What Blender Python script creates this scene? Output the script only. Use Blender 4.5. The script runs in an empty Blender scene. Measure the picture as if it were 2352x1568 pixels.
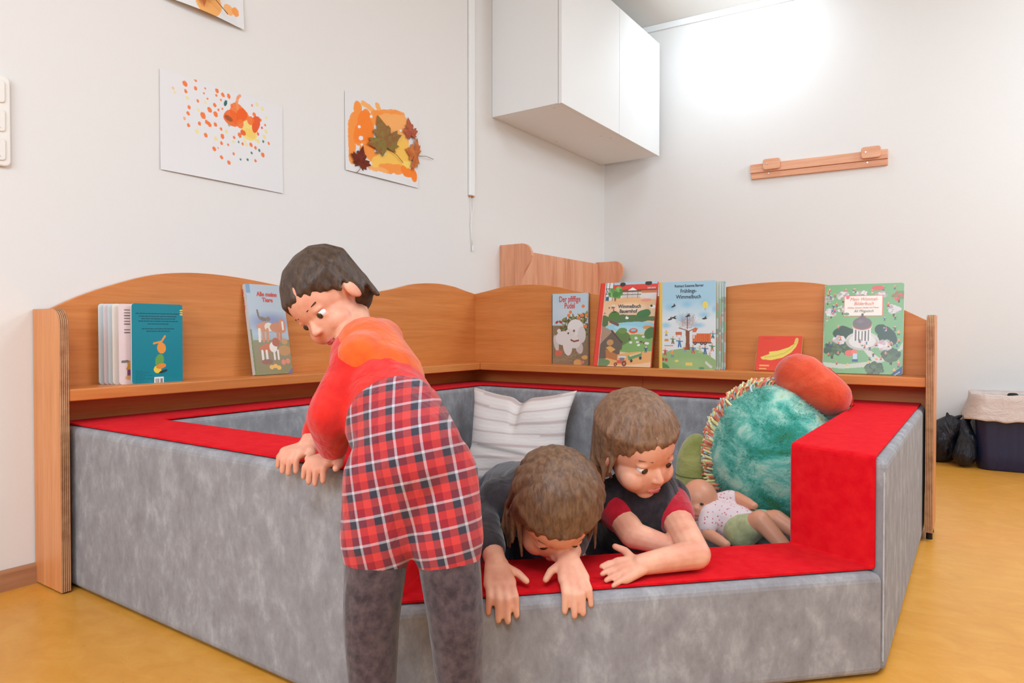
import bpy, bmesh, math, random
import numpy as np
from mathutils import Vector, Matrix, Euler

random.seed(7)
SC = bpy.context.scene
COL = SC.collection
R = math.radians
PI = math.pi


def lin(c):
    c = c / 255.0
    return c / 12.92 if c <= 0.04045 else ((c + 0.055) / 1.055) ** 2.4


def rgb(r, g, b):
    return (lin(r), lin(g), lin(b), 1.0)


# ------------------------------------------------------------------ camera
cam_d = bpy.data.cameras.new('camera')
cam_d.sensor_width = 36.0
cam_d.lens = 24.0
cam_d.clip_start = 0.02
cam = bpy.data.objects.new('camera', cam_d)
COL.objects.link(cam)
cam.location = (2.011, -4.014, 0.65)
cam.rotation_euler = (R(90) - math.atan(24 / 1568.0), 0, R(34.3))
SC.camera = cam

# ------------------------------------------------------------------ light
SC.view_settings.view_transform = 'Standard'
SC.view_settings.look = 'None'
SC.view_settings.exposure = 0.12
SC.view_settings.gamma = 1.0
SC.view_settings.use_curve_mapping = False

world = bpy.data.worlds.new('world')
SC.world = world
world.use_nodes = True
world.node_tree.nodes['Background'].inputs[0].default_value = (0.9, 0.95, 1.0, 1)
world.node_tree.nodes['Background'].inputs[1].default_value = 0.15


def area(name, loc, target, sx, sy, power, col=(1, 1, 1)):
    d = bpy.data.lights.new(name, 'AREA')
    d.shape = 'RECTANGLE'
    d.size, d.size_y = sx, sy
    d.energy = power
    d.color = col
    o = bpy.data.objects.new(name, d)
    COL.objects.link(o)
    o.location = loc
    o.rotation_euler = (Vector(target) - Vector(loc)).to_track_quat('-Z', 'Y').to_euler()
    return o


COOL = (0.745, 0.93, 1.085)
area('added_ceiling_fill', (2.7, -1.9, 2.5), (2.7, -1.9, 0), 1.2, 0.6, 26, COOL)  # overhead fill added out of view, no known fixture
area('added_ceiling_fill', (2.3, -4.6, 2.5), (2.3, -4.6, 0), 1.2, 0.6, 47, COOL)  # second added overhead fill, behind the camera
area('wall_lamp_light', (3.7, -0.6, 2.25), (0.6, -1.0, 1.4), 0.7, 0.5, 24, COOL)
area('added_rear_fill', (1.5, -6.3, 1.9), (0.6, -1.0, 1.7), 2.2, 1.2, 62, (0.73, 0.93, 1.13))  # soft fill added behind the camera
area('added_corner_bounce', (0.95, -0.36, 2.5), (0.80, 0.05, 2.1), 0.4, 0.3, 5.4, COOL)  # added for the bright spot a bounced flash leaves on the back wall


# ------------------------------------------------------------------ node helpers
MATS = {}


def newmat(name, base, rough=0.6, spec=0.4, sheen=0.0):
    m = bpy.data.materials.new(name)
    m.use_nodes = True
    b = m.node_tree.nodes['Principled BSDF']
    b.inputs['Base Color'].default_value = base
    b.inputs['Roughness'].default_value = rough
    b.inputs['Specular IOR Level'].default_value = spec
    if sheen:
        b.inputs['Sheen Weight'].default_value = sheen
    MATS[name] = m
    return m


def nd(m, t, **kw):
    n = m.node_tree.nodes.new(t)
    for k, v in kw.items():
        setattr(n, k, v)
    return n


def lk(m, a, b):
    m.node_tree.links.new(a, b)


def bsdf(m):
    return m.node_tree.nodes['Principled BSDF']


def coords(m, scale=(1, 1, 1), rot=(0, 0, 0), kind='Object'):
    tc = nd(m, 'ShaderNodeTexCoord')
    mp = nd(m, 'ShaderNodeMapping')
    mp.inputs['Scale'].default_value = scale
    mp.inputs['Rotation'].default_value = rot
    lk(m, tc.outputs[kind], mp.inputs['Vector'])
    return mp.outputs['Vector']


def noise(m, vec, scale, detail=4, rough=0.55, dist=0.0):
    n = nd(m, 'ShaderNodeTexNoise')
    n.inputs['Scale'].default_value = scale
    n.inputs['Detail'].default_value = detail
    n.inputs['Roughness'].default_value = rough
    n.inputs['Distortion'].default_value = dist
    lk(m, vec, n.inputs['Vector'])
    return n.outputs['Fac']


def ramp(m, fac, stops):
    r = nd(m, 'ShaderNodeValToRGB')
    els = r.color_ramp.elements
    while len(els) < len(stops):
        els.new(0.5)
    for e, (p, c) in zip(els, stops):
        e.position = p
        e.color = c
    lk(m, fac, r.inputs['Fac'])
    return r.outputs['Color']


def mix(m, a, b, fac, mode='MIX'):
    n = nd(m, 'ShaderNodeMix', data_type='RGBA', blend_type=mode)
    for sock, v in ((n.inputs[6], a), (n.inputs[7], b), (n.inputs[0], fac)):
        if isinstance(v, (float, int, tuple)):
            sock.default_value = v
        else:
            lk(m, v, sock)
    return n.outputs[2]


def bump(m, h, strength=0.2, dist=0.01):
    b = nd(m, 'ShaderNodeBump')
    b.inputs['Strength'].default_value = strength
    b.inputs['Distance'].default_value = dist
    lk(m, h, b.inputs['Height'])
    lk(m, b.outputs['Normal'], bsdf(m).inputs['Normal'])


def setcol(m, c):
    lk(m, c, bsdf(m).inputs['Base Color'])


def wall_mat(name, base):
    m = newmat(name, base, 0.85, 0.2)
    v = coords(m)
    n = noise(m, v, 160, 3)
    bump(m, n, 0.12, 0.002)
    return m


def wood(name, axis, light, mid, dark, rough=0.4, fine=1.0):
    m = newmat(name, mid, rough, 0.35)
    s = [26 * fine, 26 * fine, 26 * fine]
    s['xyz'.index(axis)] = 1.3
    v = coords(m, tuple(s))
    n1 = noise(m, v, 1.0, 5, 0.6, 0.6)
    s2 = [150, 150, 150]
    s2['xyz'.index(axis)] = 9
    n2 = noise(m, coords(m, tuple(s2)), 1.0, 2, 0.5)
    c = ramp(m, n1, [(0.28, dark), (0.5, mid), (0.74, light)])
    c2 = ramp(m, n2, [(0.3, (0.84, 0.82, 0.80, 1)), (0.6, (1, 1, 1, 1))])
    setcol(m, mix(m, c, c2, 0.6, 'MULTIPLY'))
    return m


def ply(name, axis, t):
    """edge of a plywood panel: thin layers across the thickness (object axis)"""
    m = newmat(name, rgb(190, 135, 95), 0.6, 0.2)
    tc = nd(m, 'ShaderNodeTexCoord')
    sp = nd(m, 'ShaderNodeSeparateXYZ')
    lk(m, tc.outputs['Object'], sp.inputs[0])
    mt = nd(m, 'ShaderNodeMath', operation='MULTIPLY')
    lk(m, sp.outputs['XYZ'.index(axis.upper())], mt.inputs[0])
    mt.inputs[1].default_value = 5.0 / t
    fr = nd(m, 'ShaderNodeMath', operation='FRACT')
    lk(m, mt.outputs[0], fr.inputs[0])
    n = noise(m, coords(m, (30, 30, 30)), 1.0, 3)
    c = ramp(m, fr.outputs[0], [(0.0, rgb(60, 36, 24)), (0.12, rgb(96, 62, 42)), (0.2, rgb(214, 164, 122)), (0.62, rgb(205, 152, 108)), (0.72, rgb(158, 106, 74)), (1.0, rgb(150, 100, 70))])
    setcol(m, mix(m, c, ramp(m, n, [(0.3, rgb(170, 140, 120)), (0.6, (1, 1, 1, 1))]), 0.5, 'MULTIPLY'))
    return m


def cloth(name, c1, c2, scale=60, rough=0.9, sheen=0.3, stretch=(1, 1, 1), bs=0.15, folds=0.0):
    m = newmat(name, c1, rough, 0.1, sheen)
    n = noise(m, coords(m, stretch), scale, 5, 0.6)
    setcol(m, ramp(m, n, [(0.35, c2), (0.65, c1)]))
    n2 = noise(m, coords(m), 900, 2)
    if folds:
        n3 = noise(m, coords(m, (1, 1, 0.55)), 15, 3, 0.5, 1.2)
        add = nd(m, 'ShaderNodeMath', operation='MULTIPLY_ADD')
        lk(m, n2, add.inputs[0])
        add.inputs[1].default_value = 0.05
        lk(m, n3, add.inputs[2])
        bump(m, add.outputs[0], folds, 0.02)
    else:
        bump(m, n2, bs, 0.001)
    return m


def vcol(name, rough=0.45, spec=0.4):
    m = newmat(name, (1, 1, 1, 1), rough, spec)
    a = nd(m, 'ShaderNodeAttribute', attribute_name='Col')
    setcol(m, a.outputs['Color'])
    return m


wall_left_m = wall_mat('wall_paint', rgb(232, 227, 222))
ceil_m = wall_mat('ceiling_paint', rgb(238, 234, 228))
BL, BM, BD = rgb(224, 144, 80), rgb(217, 133, 69), rgb(204, 119, 57)
wood_x = wood('beech_grain_x', 'x', BL, BM, BD)
wood_y = wood('beech_grain_y', 'y', BL, BM, BD)
wood_z = wood('beech_grain_z', 'z', rgb(228, 156, 102), rgb(220, 144, 88), rgb(208, 129, 74))
wood_pale = wood('beech_pale', 'x', rgb(240, 184, 150), rgb(232, 168, 130), rgb(216, 146, 108))
wood_pale_z = wood('beech_pale_z', 'z', rgb(240, 180, 144), rgb(230, 162, 124), rgb(206, 134, 96), fine=0.6)
ply_y = ply('plywood_edge_y', 'y', 0.022)
ply_x = ply('plywood_edge_x', 'x', 0.022)
red_felt = cloth('red_felt', rgb(224, 30, 36), rgb(214, 16, 30), 40, 1.0, 0.02)
bsdf(red_felt).inputs['Specular IOR Level'].default_value = 0.03
dark_red = newmat('dark_red_thread', rgb(120, 10, 20), 0.8, 0.1)
lightgrey_felt = cloth('pale_grey_piping', rgb(188, 184, 186), rgb(170, 168, 170), 80)


def felt():
    m = newmat('mottled_grey_velour', rgb(165, 162, 164), 0.9, 0.1, 0.08)
    n1 = noise(m, coords(m, (24, 24, 15)), 1.0, 7, 0.7, 0.2)
    n2 = noise(m, coords(m, (90, 90, 40)), 1.0, 4, 0.6)
    c = ramp(m, n1, [(0.34, rgb(138, 133, 134)), (0.52, rgb(153, 149, 150)), (0.68, rgb(174, 171, 171))])
    c2 = ramp(m, n2, [(0.3, (0.88, 0.88, 0.89, 1)), (0.7, (1, 1, 1, 1))])
    setcol(m, mix(m, c, c2, 0.8, 'MULTIPLY'))
    bump(m, noise(m, coords(m), 700, 2), 0.15, 0.001)
    return m


felt_m = felt()


def floor_mat():
    m = newmat('marbled_linoleum', rgb(226, 162, 76), 0.32, 0.4)
    n1 = noise(m, coords(m, (13, 21, 1), (0, 0, R(12))), 1.0, 6, 0.62, 0.6)
    n2 = noise(m, coords(m, (1.1, 1.4, 1)), 1.0, 3, 0.5)
    n3 = noise(m, coords(m, (60, 150, 1), (0, 0, R(12))), 1.0, 3, 0.6)
    c = ramp(m, n1, [(0.3, rgb(214, 146, 54)), (0.5, rgb(222, 153, 60)), (0.7, rgb(228, 163, 72))])
    c = mix(m, c, ramp(m, n2, [(0.3, rgb(240, 232, 220)), (0.7, (1, 1, 1, 1))]), 0.7, 'MULTIPLY')
    c = mix(m, c, ramp(m, n3, [(0.24, rgb(205, 160, 120)), (0.34, (1, 1, 1, 1))]), 0.6, 'MULTIPLY')
    setcol(m, c)
    bump(m, n1, 0.03, 0.002)
    return m


floor_m = floor_mat()
skirt_m = wood('skirting_vinyl', 'y', rgb(190, 140, 104), rgb(176, 124, 88), rgb(158, 106, 74), 0.5)
white_lac = newmat('white_lacquer', rgb(238, 236, 233), 0.35, 0.4)
white_pl = newmat('white_plastic', rgb(240, 238, 234), 0.4, 0.4)
cream_pl = newmat('cream_plastic', rgb(238, 230, 220), 0.3, 0.5)
gap_m = newmat('dark_gap', rgb(120, 105, 95), 0.8, 0.1)
steel = newmat('steel', rgb(200, 200, 200), 0.3, 0.5)
bsdf(steel).inputs['Metallic'].default_value = 1.0
print_m = vcol('printed_cover', 0.28, 0.5)
paper_m = vcol('painted_paper', 0.75, 0.2)
board_m = newmat('cover_board', rgb(238, 232, 222), 0.6, 0.3)
page_m = newmat('book_pages', rgb(240, 230, 224), 0.7, 0.2)

# ------------------------------------------------------------------ object helpers


def mesh_from(bm, name, mats, smooth=False):
    me = bpy.data.meshes.new(name)
    bm.normal_update()
    bm.to_mesh(me)
    bm.free()
    for m in (mats if isinstance(mats, (list, tuple)) else [mats]):
        me.materials.append(m)
    if smooth:
        me.polygons.foreach_set('use_smooth', [True] * len(me.polygons))
    return me


def wmat(o):
    M = Matrix.LocRotScale(o.location, o.rotation_euler, None)
    return (wmat(o.parent) @ o.matrix_parent_inverse @ M) if o.parent else M


def link(name, me, parent=None, world=False):
    o = bpy.data.objects.new(name, me)
    COL.objects.link(o)
    if parent is not None:
        o.parent = parent
        if world:
            o.matrix_parent_inverse = wmat(parent).inverted()
    return o


def tag(o, label, cat, group=None):
    o['label'] = label
    o['category'] = cat
    if group:
        o['group'] = group
    return o


def thing(name, label, cat, loc=(0, 0, 0), rz=0.0, group=None):
    o = bpy.data.objects.new(name, None)
    COL.objects.link(o)
    o.empty_display_size = 0.05
    o.location = loc
    o.rotation_euler = (0, 0, rz)
    return tag(o, label, cat, group)


def struct(o):
    o['kind'] = 'structure'
    return o


def bevel(o, w=0.003, seg=2, ang=40):
    b = o.modifiers.new('bevel', 'BEVEL')
    b.width = w
    b.segments = seg
    b.limit_method = 'ANGLE'
    b.angle_limit = R(ang)
    b.harden_normals = False
    return o


def box_bm(x0, y0, z0, x1, y1, z1, bm=None, mi=0):
    bm = bm or bmesh.new()
    v = [bm.verts.new(p) for p in ((x0, y0, z0), (x1, y0, z0), (x1, y1, z0), (x0, y1, z0), (x0, y0, z1), (x1, y0, z1), (x1, y1, z1), (x0, y1, z1))]
    for f in ((0, 3, 2, 1), (4, 5, 6, 7), (0, 1, 5, 4), (1, 2, 6, 5), (2, 3, 7, 6), (3, 0, 4, 7)):
        fa = bm.faces.new([v[i] for i in f])
        fa.material_index = mi
    return bm


def box(name, x0, y0, z0, x1, y1, z1, mat, parent=None, world=False, bev=0.0):
    o = link(name, mesh_from(box_bm(x0, y0, z0, x1, y1, z1), name, mat), parent, world)
    if bev:
        bevel(o, bev)
    return o


def prism_bm(pts, axis, a0, a1, bm=None, side_mi=0, cap_mi=0, rim=None):
    """extrude a 2D outline along an axis. pts are (u,v): axis x -> (y,z), y -> (x,z), z -> (x,y)"""
    bm = bm or bmesh.new()

    def P(u, v, a):
        return {'x': (a, u, v), 'y': (u, a, v), 'z': (u, v, a)}[axis]
    A = [bm.verts.new(P(u, v, a0)) for u, v in pts]
    B = [bm.verts.new(P(u, v, a1)) for u, v in pts]
    n = len(pts)
    f = bm.faces.new(A)
    f.material_index = cap_mi
    f = bm.faces.new(B[::-1])
    f.material_index = cap_mi
    for i in range(n):
        f = bm.faces.new((A[i], B[i], B[(i + 1) % n], A[(i + 1) % n]))
        f.material_index = side_mi if rim is None else rim(i)
    bmesh.ops.recalc_face_normals(bm, faces=bm.faces)
    return bm


def rrect(w, h, r, n=5, x0=0.0, z0=0.0):
    pts = []
    for cx, cz, a0 in ((w - r, r, -90), (w - r, h - r, 0), (r, h - r, 90), (r, r, 180)):
        for i in range(n + 1):
            a = R(a0 + 90 * i / n)
            pts.append((x0 + cx + r * math.cos(a), z0 + cz + r * math.sin(a)))
    return pts


def ring_tube(bm, pts, rad, seg=8, mi=0, caps=True):
    """tube through points; rad a number or list"""
    pts = [Vector(p) for p in pts]
    rs = rad if isinstance(rad, (list, tuple)) else [rad] * len(pts)
    prev = None
    up = Vector((0.13, 0.21, 0.97))
    rings = []
    for i, p in enumerate(pts):
        t = (pts[min(i + 1, len(pts) - 1)] - pts[max(i - 1, 0)]).normalized()
        a = t.cross(up)
        if a.length < 0.05:
            a = t.cross(Vector((1, 0, 0)))
        a.normalize()
        b = t.cross(a).normalized()
        rings.append([bm.verts.new(p + (a * math.cos(2 * PI * k / seg) + b * math.sin(2 * PI * k / seg)) * rs[i]) for k in range(seg)])
    for i in range(len(rings) - 1):
        for k in range(seg):
            f = bm.faces.new((rings[i][k], rings[i][(k + 1) % seg], rings[i + 1][(k + 1) % seg], rings[i + 1][k]))
            f.material_index = mi
    if caps:
        for rg in (rings[0], rings[-1]):
            f = bm.faces.new(rg)
            f.material_index = mi
    return bm


def capsule(bm, p0, p1, r0, r1, seg=14):
    p0, p1 = Vector(p0), Vector(p1)
    d = (p1 - p0)
    L = d.length
    d = d.normalized() if L > 1e-6 else Vector((0, 0, 1))
    pts, rs = [], []
    for a in (-82, -60, -35, 0):
        pts.append(p0 + d * (r0 * math.sin(R(a))))
        rs.append(r0 * math.cos(R(a)))
    for a in (0, 35, 60, 82):
        pts.append(p1 + d * (r1 * math.sin(R(a))))
        rs.append(r1 * math.cos(R(a)))
    a = d.orthogonal().normalized()
    b = d.cross(a)
    rings = [[bm.verts.new(p + (a * math.cos(2 * PI * k / seg) + b * math.sin(2 * PI * k / seg)) * r) for k in range(seg)] for p, r in zip(pts, rs)]
    for i in range(len(rings) - 1):
        for k in range(seg):
            bm.faces.new((rings[i][k], rings[i][(k + 1) % seg], rings[i + 1][(k + 1) % seg], rings[i + 1][k]))
    bm.faces.new(rings[0][::-1])
    bm.faces.new(rings[-1])


def ellip(bm, c, r, rot=None, u=32, v=22):
    M = Matrix.Translation(Vector(c)) @ (rot.to_4x4() if rot is not None else Matrix.Identity(4)) @ Matrix.Diagonal((r[0], r[1], r[2], 1))
    bmesh.ops.create_uvsphere(bm, u_segments=u, v_segments=v, radius=1.0, matrix=M)


def bake(o):
    dg = bpy.context.evaluated_depsgraph_get()
    me = bpy.data.meshes.new_from_object(o.evaluated_get(dg))
    old = o.data
    o.modifiers.clear()
    o.data = me
    if old.users == 0:
        bpy.data.meshes.remove(old)
    return o


def blob(name, prims, voxel, mat, parent=None, smooth=4, world=True):
    """one continuous surface grown around capsules and ellipsoids"""
    bm = bmesh.new()
    for p in prims:
        if p[0] == 'c':
            capsule(bm, *p[1:])
        else:
            ellip(bm, *p[1:])
    bmesh.ops.recalc_face_normals(bm, faces=bm.faces)
    o = link(name, mesh_from(bm, name, mat), parent, world)
    m = o.modifiers.new('remesh', 'REMESH')
    m.mode = 'VOXEL'
    m.voxel_size = voxel
    if smooth:
        s = o.modifiers.new('smooth', 'SMOOTH')
        s.factor = 0.5
        s.iterations = smooth
    bake(o)
    o.data.polygons.foreach_set('use_smooth', [True] * len(o.data.polygons))
    return o


def text(name, s, size, loc, mat, parent, align='CENTER', bold=0.0, sx=1.0, rot=0.0, shear=0.0, spacing=1.0):
    cu = bpy.data.curves.new(name, 'FONT')
    cu.body = s
    cu.size = size
    cu.align_x = align
    cu.offset = bold
    cu.extrude = 0.00015
    cu.shear = shear
    cu.space_character = spacing
    cu.resolution_u = 3
    o = bpy.data.objects.new(name, cu)
    COL.objects.link(o)
    dg = bpy.context.evaluated_depsgraph_get()
    me = bpy.data.meshes.new_from_object(o.evaluated_get(dg))
    bpy.data.objects.remove(o)
    me.transform(Matrix.Rotation(R(90), 4, 'X') @ Matrix.Rotation(rot, 4, 'Z') @ Matrix.Diagonal((sx, 1, 1, 1)))
    me.materials.clear()
    me.materials.append(mat)
    t = link(name, me, parent)
    t.location = loc
    return t


# ------------------------------------------------------------------ printed art on a fine coloured mesh
class Art:
    """flat print: colours on a fine grid. u 0..1 across, t 0..1 from the top; radii in widths"""

    def __init__(self, w, h, nx, bg, seed=1):
        self.w, self.h = w, h
        self.H = h / w
        self.nx, self.ny = nx, max(2, int(nx * self.H))
        x = np.linspace(0, 1, self.nx)
        y = np.linspace(0, self.H, self.ny)
        self.X, self.Y = np.meshgrid(x, y)
        self.c = np.zeros((self.ny, self.nx, 3))
        self.c[:] = bg
        self.rs = np.random.RandomState(seed)
        self.rnd = random.Random(seed)
        self.nz = self.field(9)

    def field(self, n):
        g = self.rs.rand(n + 3, n + 3)
        gx = self.X * n
        gy = np.clip(self.Y / max(self.H, 1e-6) * n, 0, n + 1)
        ix, iy = gx.astype(int), gy.astype(int)
        fx, fy = gx - ix, gy - iy
        fx, fy = fx * fx * (3 - 2 * fx), fy * fy * (3 - 2 * fy)
        return (g[iy, ix] * (1 - fx) + g[iy, ix + 1] * fx) * (1 - fy) + (g[iy + 1, ix] * (1 - fx) + g[iy + 1, ix + 1] * fx) * fy

    def put(self, mask, col, a=1.0):
        m = (mask * a)[..., None]
        self.c = self.c * (1 - m) + np.array(col, float) * m

    def y(self, t):
        return self.H * (1 - t)

    def ell(self, u, t, rx, ry, col, rot=0.0, a=1.0, soft=0.0, rag=0.0):
        dx, dy = self.X - u, self.Y - self.y(t)
        c, s = math.cos(rot), math.sin(rot)
        p, q = (dx * c + dy * s) / rx, (-dx * s + dy * c) / ry
        d = np.sqrt(p * p + q * q)
        if rag:
            d = d + (self.nz - 0.5) * rag
        self.put(np.clip((1 - d) / soft, 0, 1) if soft else (d < 1) * 1.0, col, a)

    def rect(self, u0, t0, u1, t1, col, a=1.0):
        self.put(((self.X >= u0) & (self.X <= u1) & (self.Y <= self.y(t0)) & (self.Y >= self.y(t1))) * 1.0, col, a)

    def poly(self, pts, col, a=1.0):
        P = [(u, self.y(t)) for u, t in pts]
        ins = np.zeros_like(self.X, bool)
        for (x0, y0), (x1, y1) in zip(P, P[1:] + P[:1]):
            if y0 == y1:
                continue
            ins ^= ((self.Y > y0) != (self.Y > y1)) & (self.X < (x1 - x0) * (self.Y - y0) / (y1 - y0) + x0)
        self.put(ins * 1.0, col, a)

    def line(self, u0, t0, u1, t1, wd, col, a=1.0):
        x0, y0, x1, y1 = u0, self.y(t0), u1, self.y(t1)
        dx, dy = x1 - x0, y1 - y0
        k = np.clip(((self.X - x0) * dx + (self.Y - y0) * dy) / (dx * dx + dy * dy + 1e-9), 0, 1)
        d = np.hypot(self.X - x0 - k * dx, self.Y - y0 - k * dy)
        self.put((d < wd) * 1.0, col, a)

    def tree(self, u, t, s, cols, trunk=(90, 60, 40), n=26):
        self.rect(u - s * 0.12, t, u + s * 0.12, t + s * 1.1 / self.H, trunk)
        for i in range(n):
            a, r = self.rnd.uniform(0, 6.28), s * math.sqrt(self.rnd.random()) * 0.8
            self.ell(u + r * math.cos(a), t + r * math.sin(a) * 0.8 / self.H, s * 0.28, s * 0.24, self.rnd.choice(cols))

    def man(self, u, t, s, top, low):
        H = self.H
        self.line(u - s * 0.2, t + s * 0.9 / H, u - s * 0.1, t + s * 0.3 / H, s * 0.13, low)
        self.line(u + s * 0.25, t + s * 0.9 / H, u + s * 0.1, t + s * 0.3 / H, s * 0.13, low)
        self.ell(u, t + s * 0.05 / H, s * 0.25, s * 0.4, top)
        self.line(u - s * 0.55, t - s * 0.2 / H, u, t - s * 0.1 / H, s * 0.1, top)
        self.line(u + s * 0.55, t - s * 0.1 / H, u, t - s * 0.1 / H, s * 0.1, top)
        self.ell(u, t - s * 0.55 / H, s * 0.22, s * 0.24, (236, 176, 146))

    def dashes(self, u0, u1, t, wd, col, seed=3):
        r = random.Random(seed)
        u = u0
        while u < u1:
            l = r.uniform(0.015, 0.06)
            self.line(u, t, min(u + l, u1), t, wd, col, 0.8)
            u += l + 0.02

    def mesh(self, name, mats, r=0.0, corners=(1, 1, 1, 1), thick=0.0):
        """front at y=0 facing -y, x -w/2..w/2, z 0..h; optional board behind it"""
        nx, ny = self.nx, self.ny
        V = np.zeros((ny * nx, 3))
        V[:, 0] = (self.X.ravel() - 0.5) * self.w
        V[:, 2] = self.Y.ravel() * self.w
        i = np.arange(ny * nx).reshape(ny, nx)
        F = np.stack([i[:-1, :-1], i[:-1, 1:], i[1:, 1:], i[1:, :-1]], -1).reshape(-1, 4)
        if r:
            cx = V[F, 0].mean(1) + self.w / 2
            cz = V[F, 2].mean(1)
            keep = np.ones(len(F), bool)
            for k, (ox, oz) in enumerate(((0, 0), (self.w, 0), (self.w, self.h), (0, self.h))):
                if not corners[k]:
                    continue
                ax, az = abs(ox - cx), abs(oz - cz)
                keep &= ~((ax < r) & (az < r) & (np.hypot(ax - r, az - r) > r))
            F = F[keep]
        c = np.clip(self.c.reshape(-1, 3) / 255.0, 0, 1)
        c = np.where(c <= 0.04045, c / 12.92, ((c + 0.055) / 1.055) ** 2.4)
        col = np.ones((len(c), 4), np.float32)
        col[:, :3] = c
        me = bpy.data.meshes.new(name)
        me.from_pydata([], [], [])
        verts, faces = V.tolist(), F.tolist()
        nf = len(faces)
        if thick:
            out = rrect(self.w, self.h, max(r, 0.0005), 4, -self.w / 2, 0)
            b = len(verts)
            verts += [(p[0], 0.0003, p[1]) for p in out] + [(p[0], thick, p[1]) for p in out]
            n = len(out)
            faces += [[b + k for k in range(n)], [b + n + k for k in range(n)][::-1]]
            faces += [[b + k, b + n + k, b + n + (k + 1) % n, b + (k + 1) % n] for k in range(n)]
            col = np.vstack([col, np.ones((2 * n, 4), np.float32)])
        me = bpy.data.meshes.new(name)
        me.from_pydata(verts, [], faces)
        at = me.color_attributes.new('Col', 'FLOAT_COLOR', 'POINT')
        at.data.foreach_set('color', col.ravel())
        for m in mats:
            me.materials.append(m)
        if len(mats) > 1:
            mi = [0] * nf + [1] * (len(faces) - nf)
            me.polygons.foreach_set('material_index', mi)
        return me


# ================================================================== the room
ROT = R(4.2)          # the back wall is not quite square to the left wall
CW = (math.cos(ROT), math.sin(ROT))
struct(box('wall_left', -0.1, -6.4, 0, 0, 0.0, 2.55, wall_left_m))
struct(link('wall_back', mesh_from(prism_bm([(-0.12, -0.0088), (4.5 * CW[0], 4.5 * CW[1]), (4.5 * CW[0], 4.5 * CW[1] + 0.1), (-0.12, 0.1)], 'z', 0, 2.55), 'wall_back', wall_left_m)))
struct(box('wall_right', 4.2, -6.4, 0, 4.3, 0.33, 2.55, wall_left_m))
struct(box('wall_front', -0.1, -6.5, 0, 4.3, -6.4, 2.55, wall_left_m))
struct(box('floor', -0.1, -6.5, -0.05, 4.3, 0.45, 0, floor_m))
struct(box('ceiling', -0.1, -6.5, 2.55, 4.3, 0.45, 2.62, ceil_m))
o = struct(box('trim_1', 0.02, -0.014, 2.512, 4.2, 0.0, 2.55, white_lac, bev=0.003))
o.rotation_euler.z = ROT
# skirting: thin board with a rounded top
pts = [(0, 0), (0.012, 0), (0.012, 0.044), (0.009, 0.05), (0, 0.052)]
struct(link('baseboard_left', mesh_from(prism_bm(pts, 'y', -6.4, -0.01), 'baseboard_left', skirt_m)))
o = struct(box('baseboard_back', 0.02, -0.012, 0, 4.2, 0.0, 0.05, skirt_m, bev=0.003))
o.rotation_euler.z = ROT

# ================================================================== wall cabinet
cab = thing('wall_cabinet', 'white wall cabinet with two doors hanging high in the room corner', 'cabinet', (0.0, -1.243, 1.715))
bm = box_bm(0.001, 0, 0.0, 0.38, 1.18, 0.675)
bevel(link('body', mesh_from(bm, 'body', white_lac), cab), 0.0015)
box('door_gap', 0.379, 0.004, 0.004, 0.3835, 1.176, 0.671, gap_m, cab)
for y0, y1 in ((0.0, 0.617), (0.6195, 1.18)):
    d = box('door', 0.3825, y0, -0.002, 0.401, y1, 0.677, white_lac, cab, bev=0.0012)
for x, y in ((0.05, 0.06), (0.33, 0.05), (0.05, 0.55), (0.3, 0.6), (0.33, 0.66), (0.05, 0.66)):
    bm = bmesh.new()
    bmesh.ops.create_cone(bm, cap_ends=True, segments=12, radius1=0.006, radius2=0.006, depth=0.003, matrix=Matrix.Translation((x, y, -0.0012)))
    link('screw_cap', mesh_from(bm, 'screw_cap', cream_pl), cab)

# ================================================================== cable duct with loose wires
duct = thing('cable_duct', 'thin white vertical cable duct on left wall beside cabinet', 'cable duct', (0.0, -1.419, 1.296))
bevel(box('cover', 0.001, -0.02, 0, 0.014, 0.02, 1.25, white_pl, duct), 0.003)
box('end_terminal', 0.003, -0.017, -0.006, 0.011, -0.005, 0.001, newmat('copper', rgb(196, 130, 80), 0.4), duct)
box('end_terminal', 0.003, 0.004, -0.006, 0.011, 0.018, 0.001, MATS['copper'], duct)
for y, yy, z in ((-0.008, 0.004, -0.255), (0.01, -0.002, -0.235)):
    bm = bmesh.new()
    ring_tube(bm, [(0.006, y, 0), (0.007, y + 0.004, -0.06), (0.009, yy - 0.006, -0.13), (0.008, yy, -0.2), (0.008, yy + 0.003, z)], 0.0016, 6)
    link('wire', mesh_from(bm, 'wire', white_pl, True), duct)
bm = bmesh.new()
ring_tube(bm, [(0.008, 0.007, -0.262), (0.008, 0.007, -0.235)], [0.005, 0.0042], 8)
link('cord_knob', mesh_from(bm, 'cord_knob', white_pl, True), duct)

# ================================================================== light switches at the left edge
sw = thing('switch_panel', 'cream three gang switch frame on left wall at edge of photo', 'switch', (0.0, -3.344, 1.059))
bm = prism_bm(rrect(0.081, 0.224, 0.014, 6, -0.0405, 0), 'x', 0.001, 0.011)
bevel(link('frame', mesh_from(bm, 'frame', cream_pl), sw), 0.004, 3)
for k in range(3):
    bm = prism_bm(rrect(0.056, 0.056, 0.009, 5, -0.028, 0.013 + 0.071 * k), 'x', 0.010, 0.0145)
    rk = bevel(link('rocker', mesh_from(bm, 'rocker', cream_pl), sw), 0.002, 2)
    if k < 2:
        bm = prism_bm([(-0.002 + 0.012, 0.021 + 0.071 * k), (0.006 + 0.012, 0.021 + 0.071 * k), (0.002 + 0.012, 0.028 + 0.071 * k)], 'x', 0.0145, 0.0149)
        link('arrow_mark', mesh_from(bm, 'arrow_mark', steel), rk)

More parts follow.
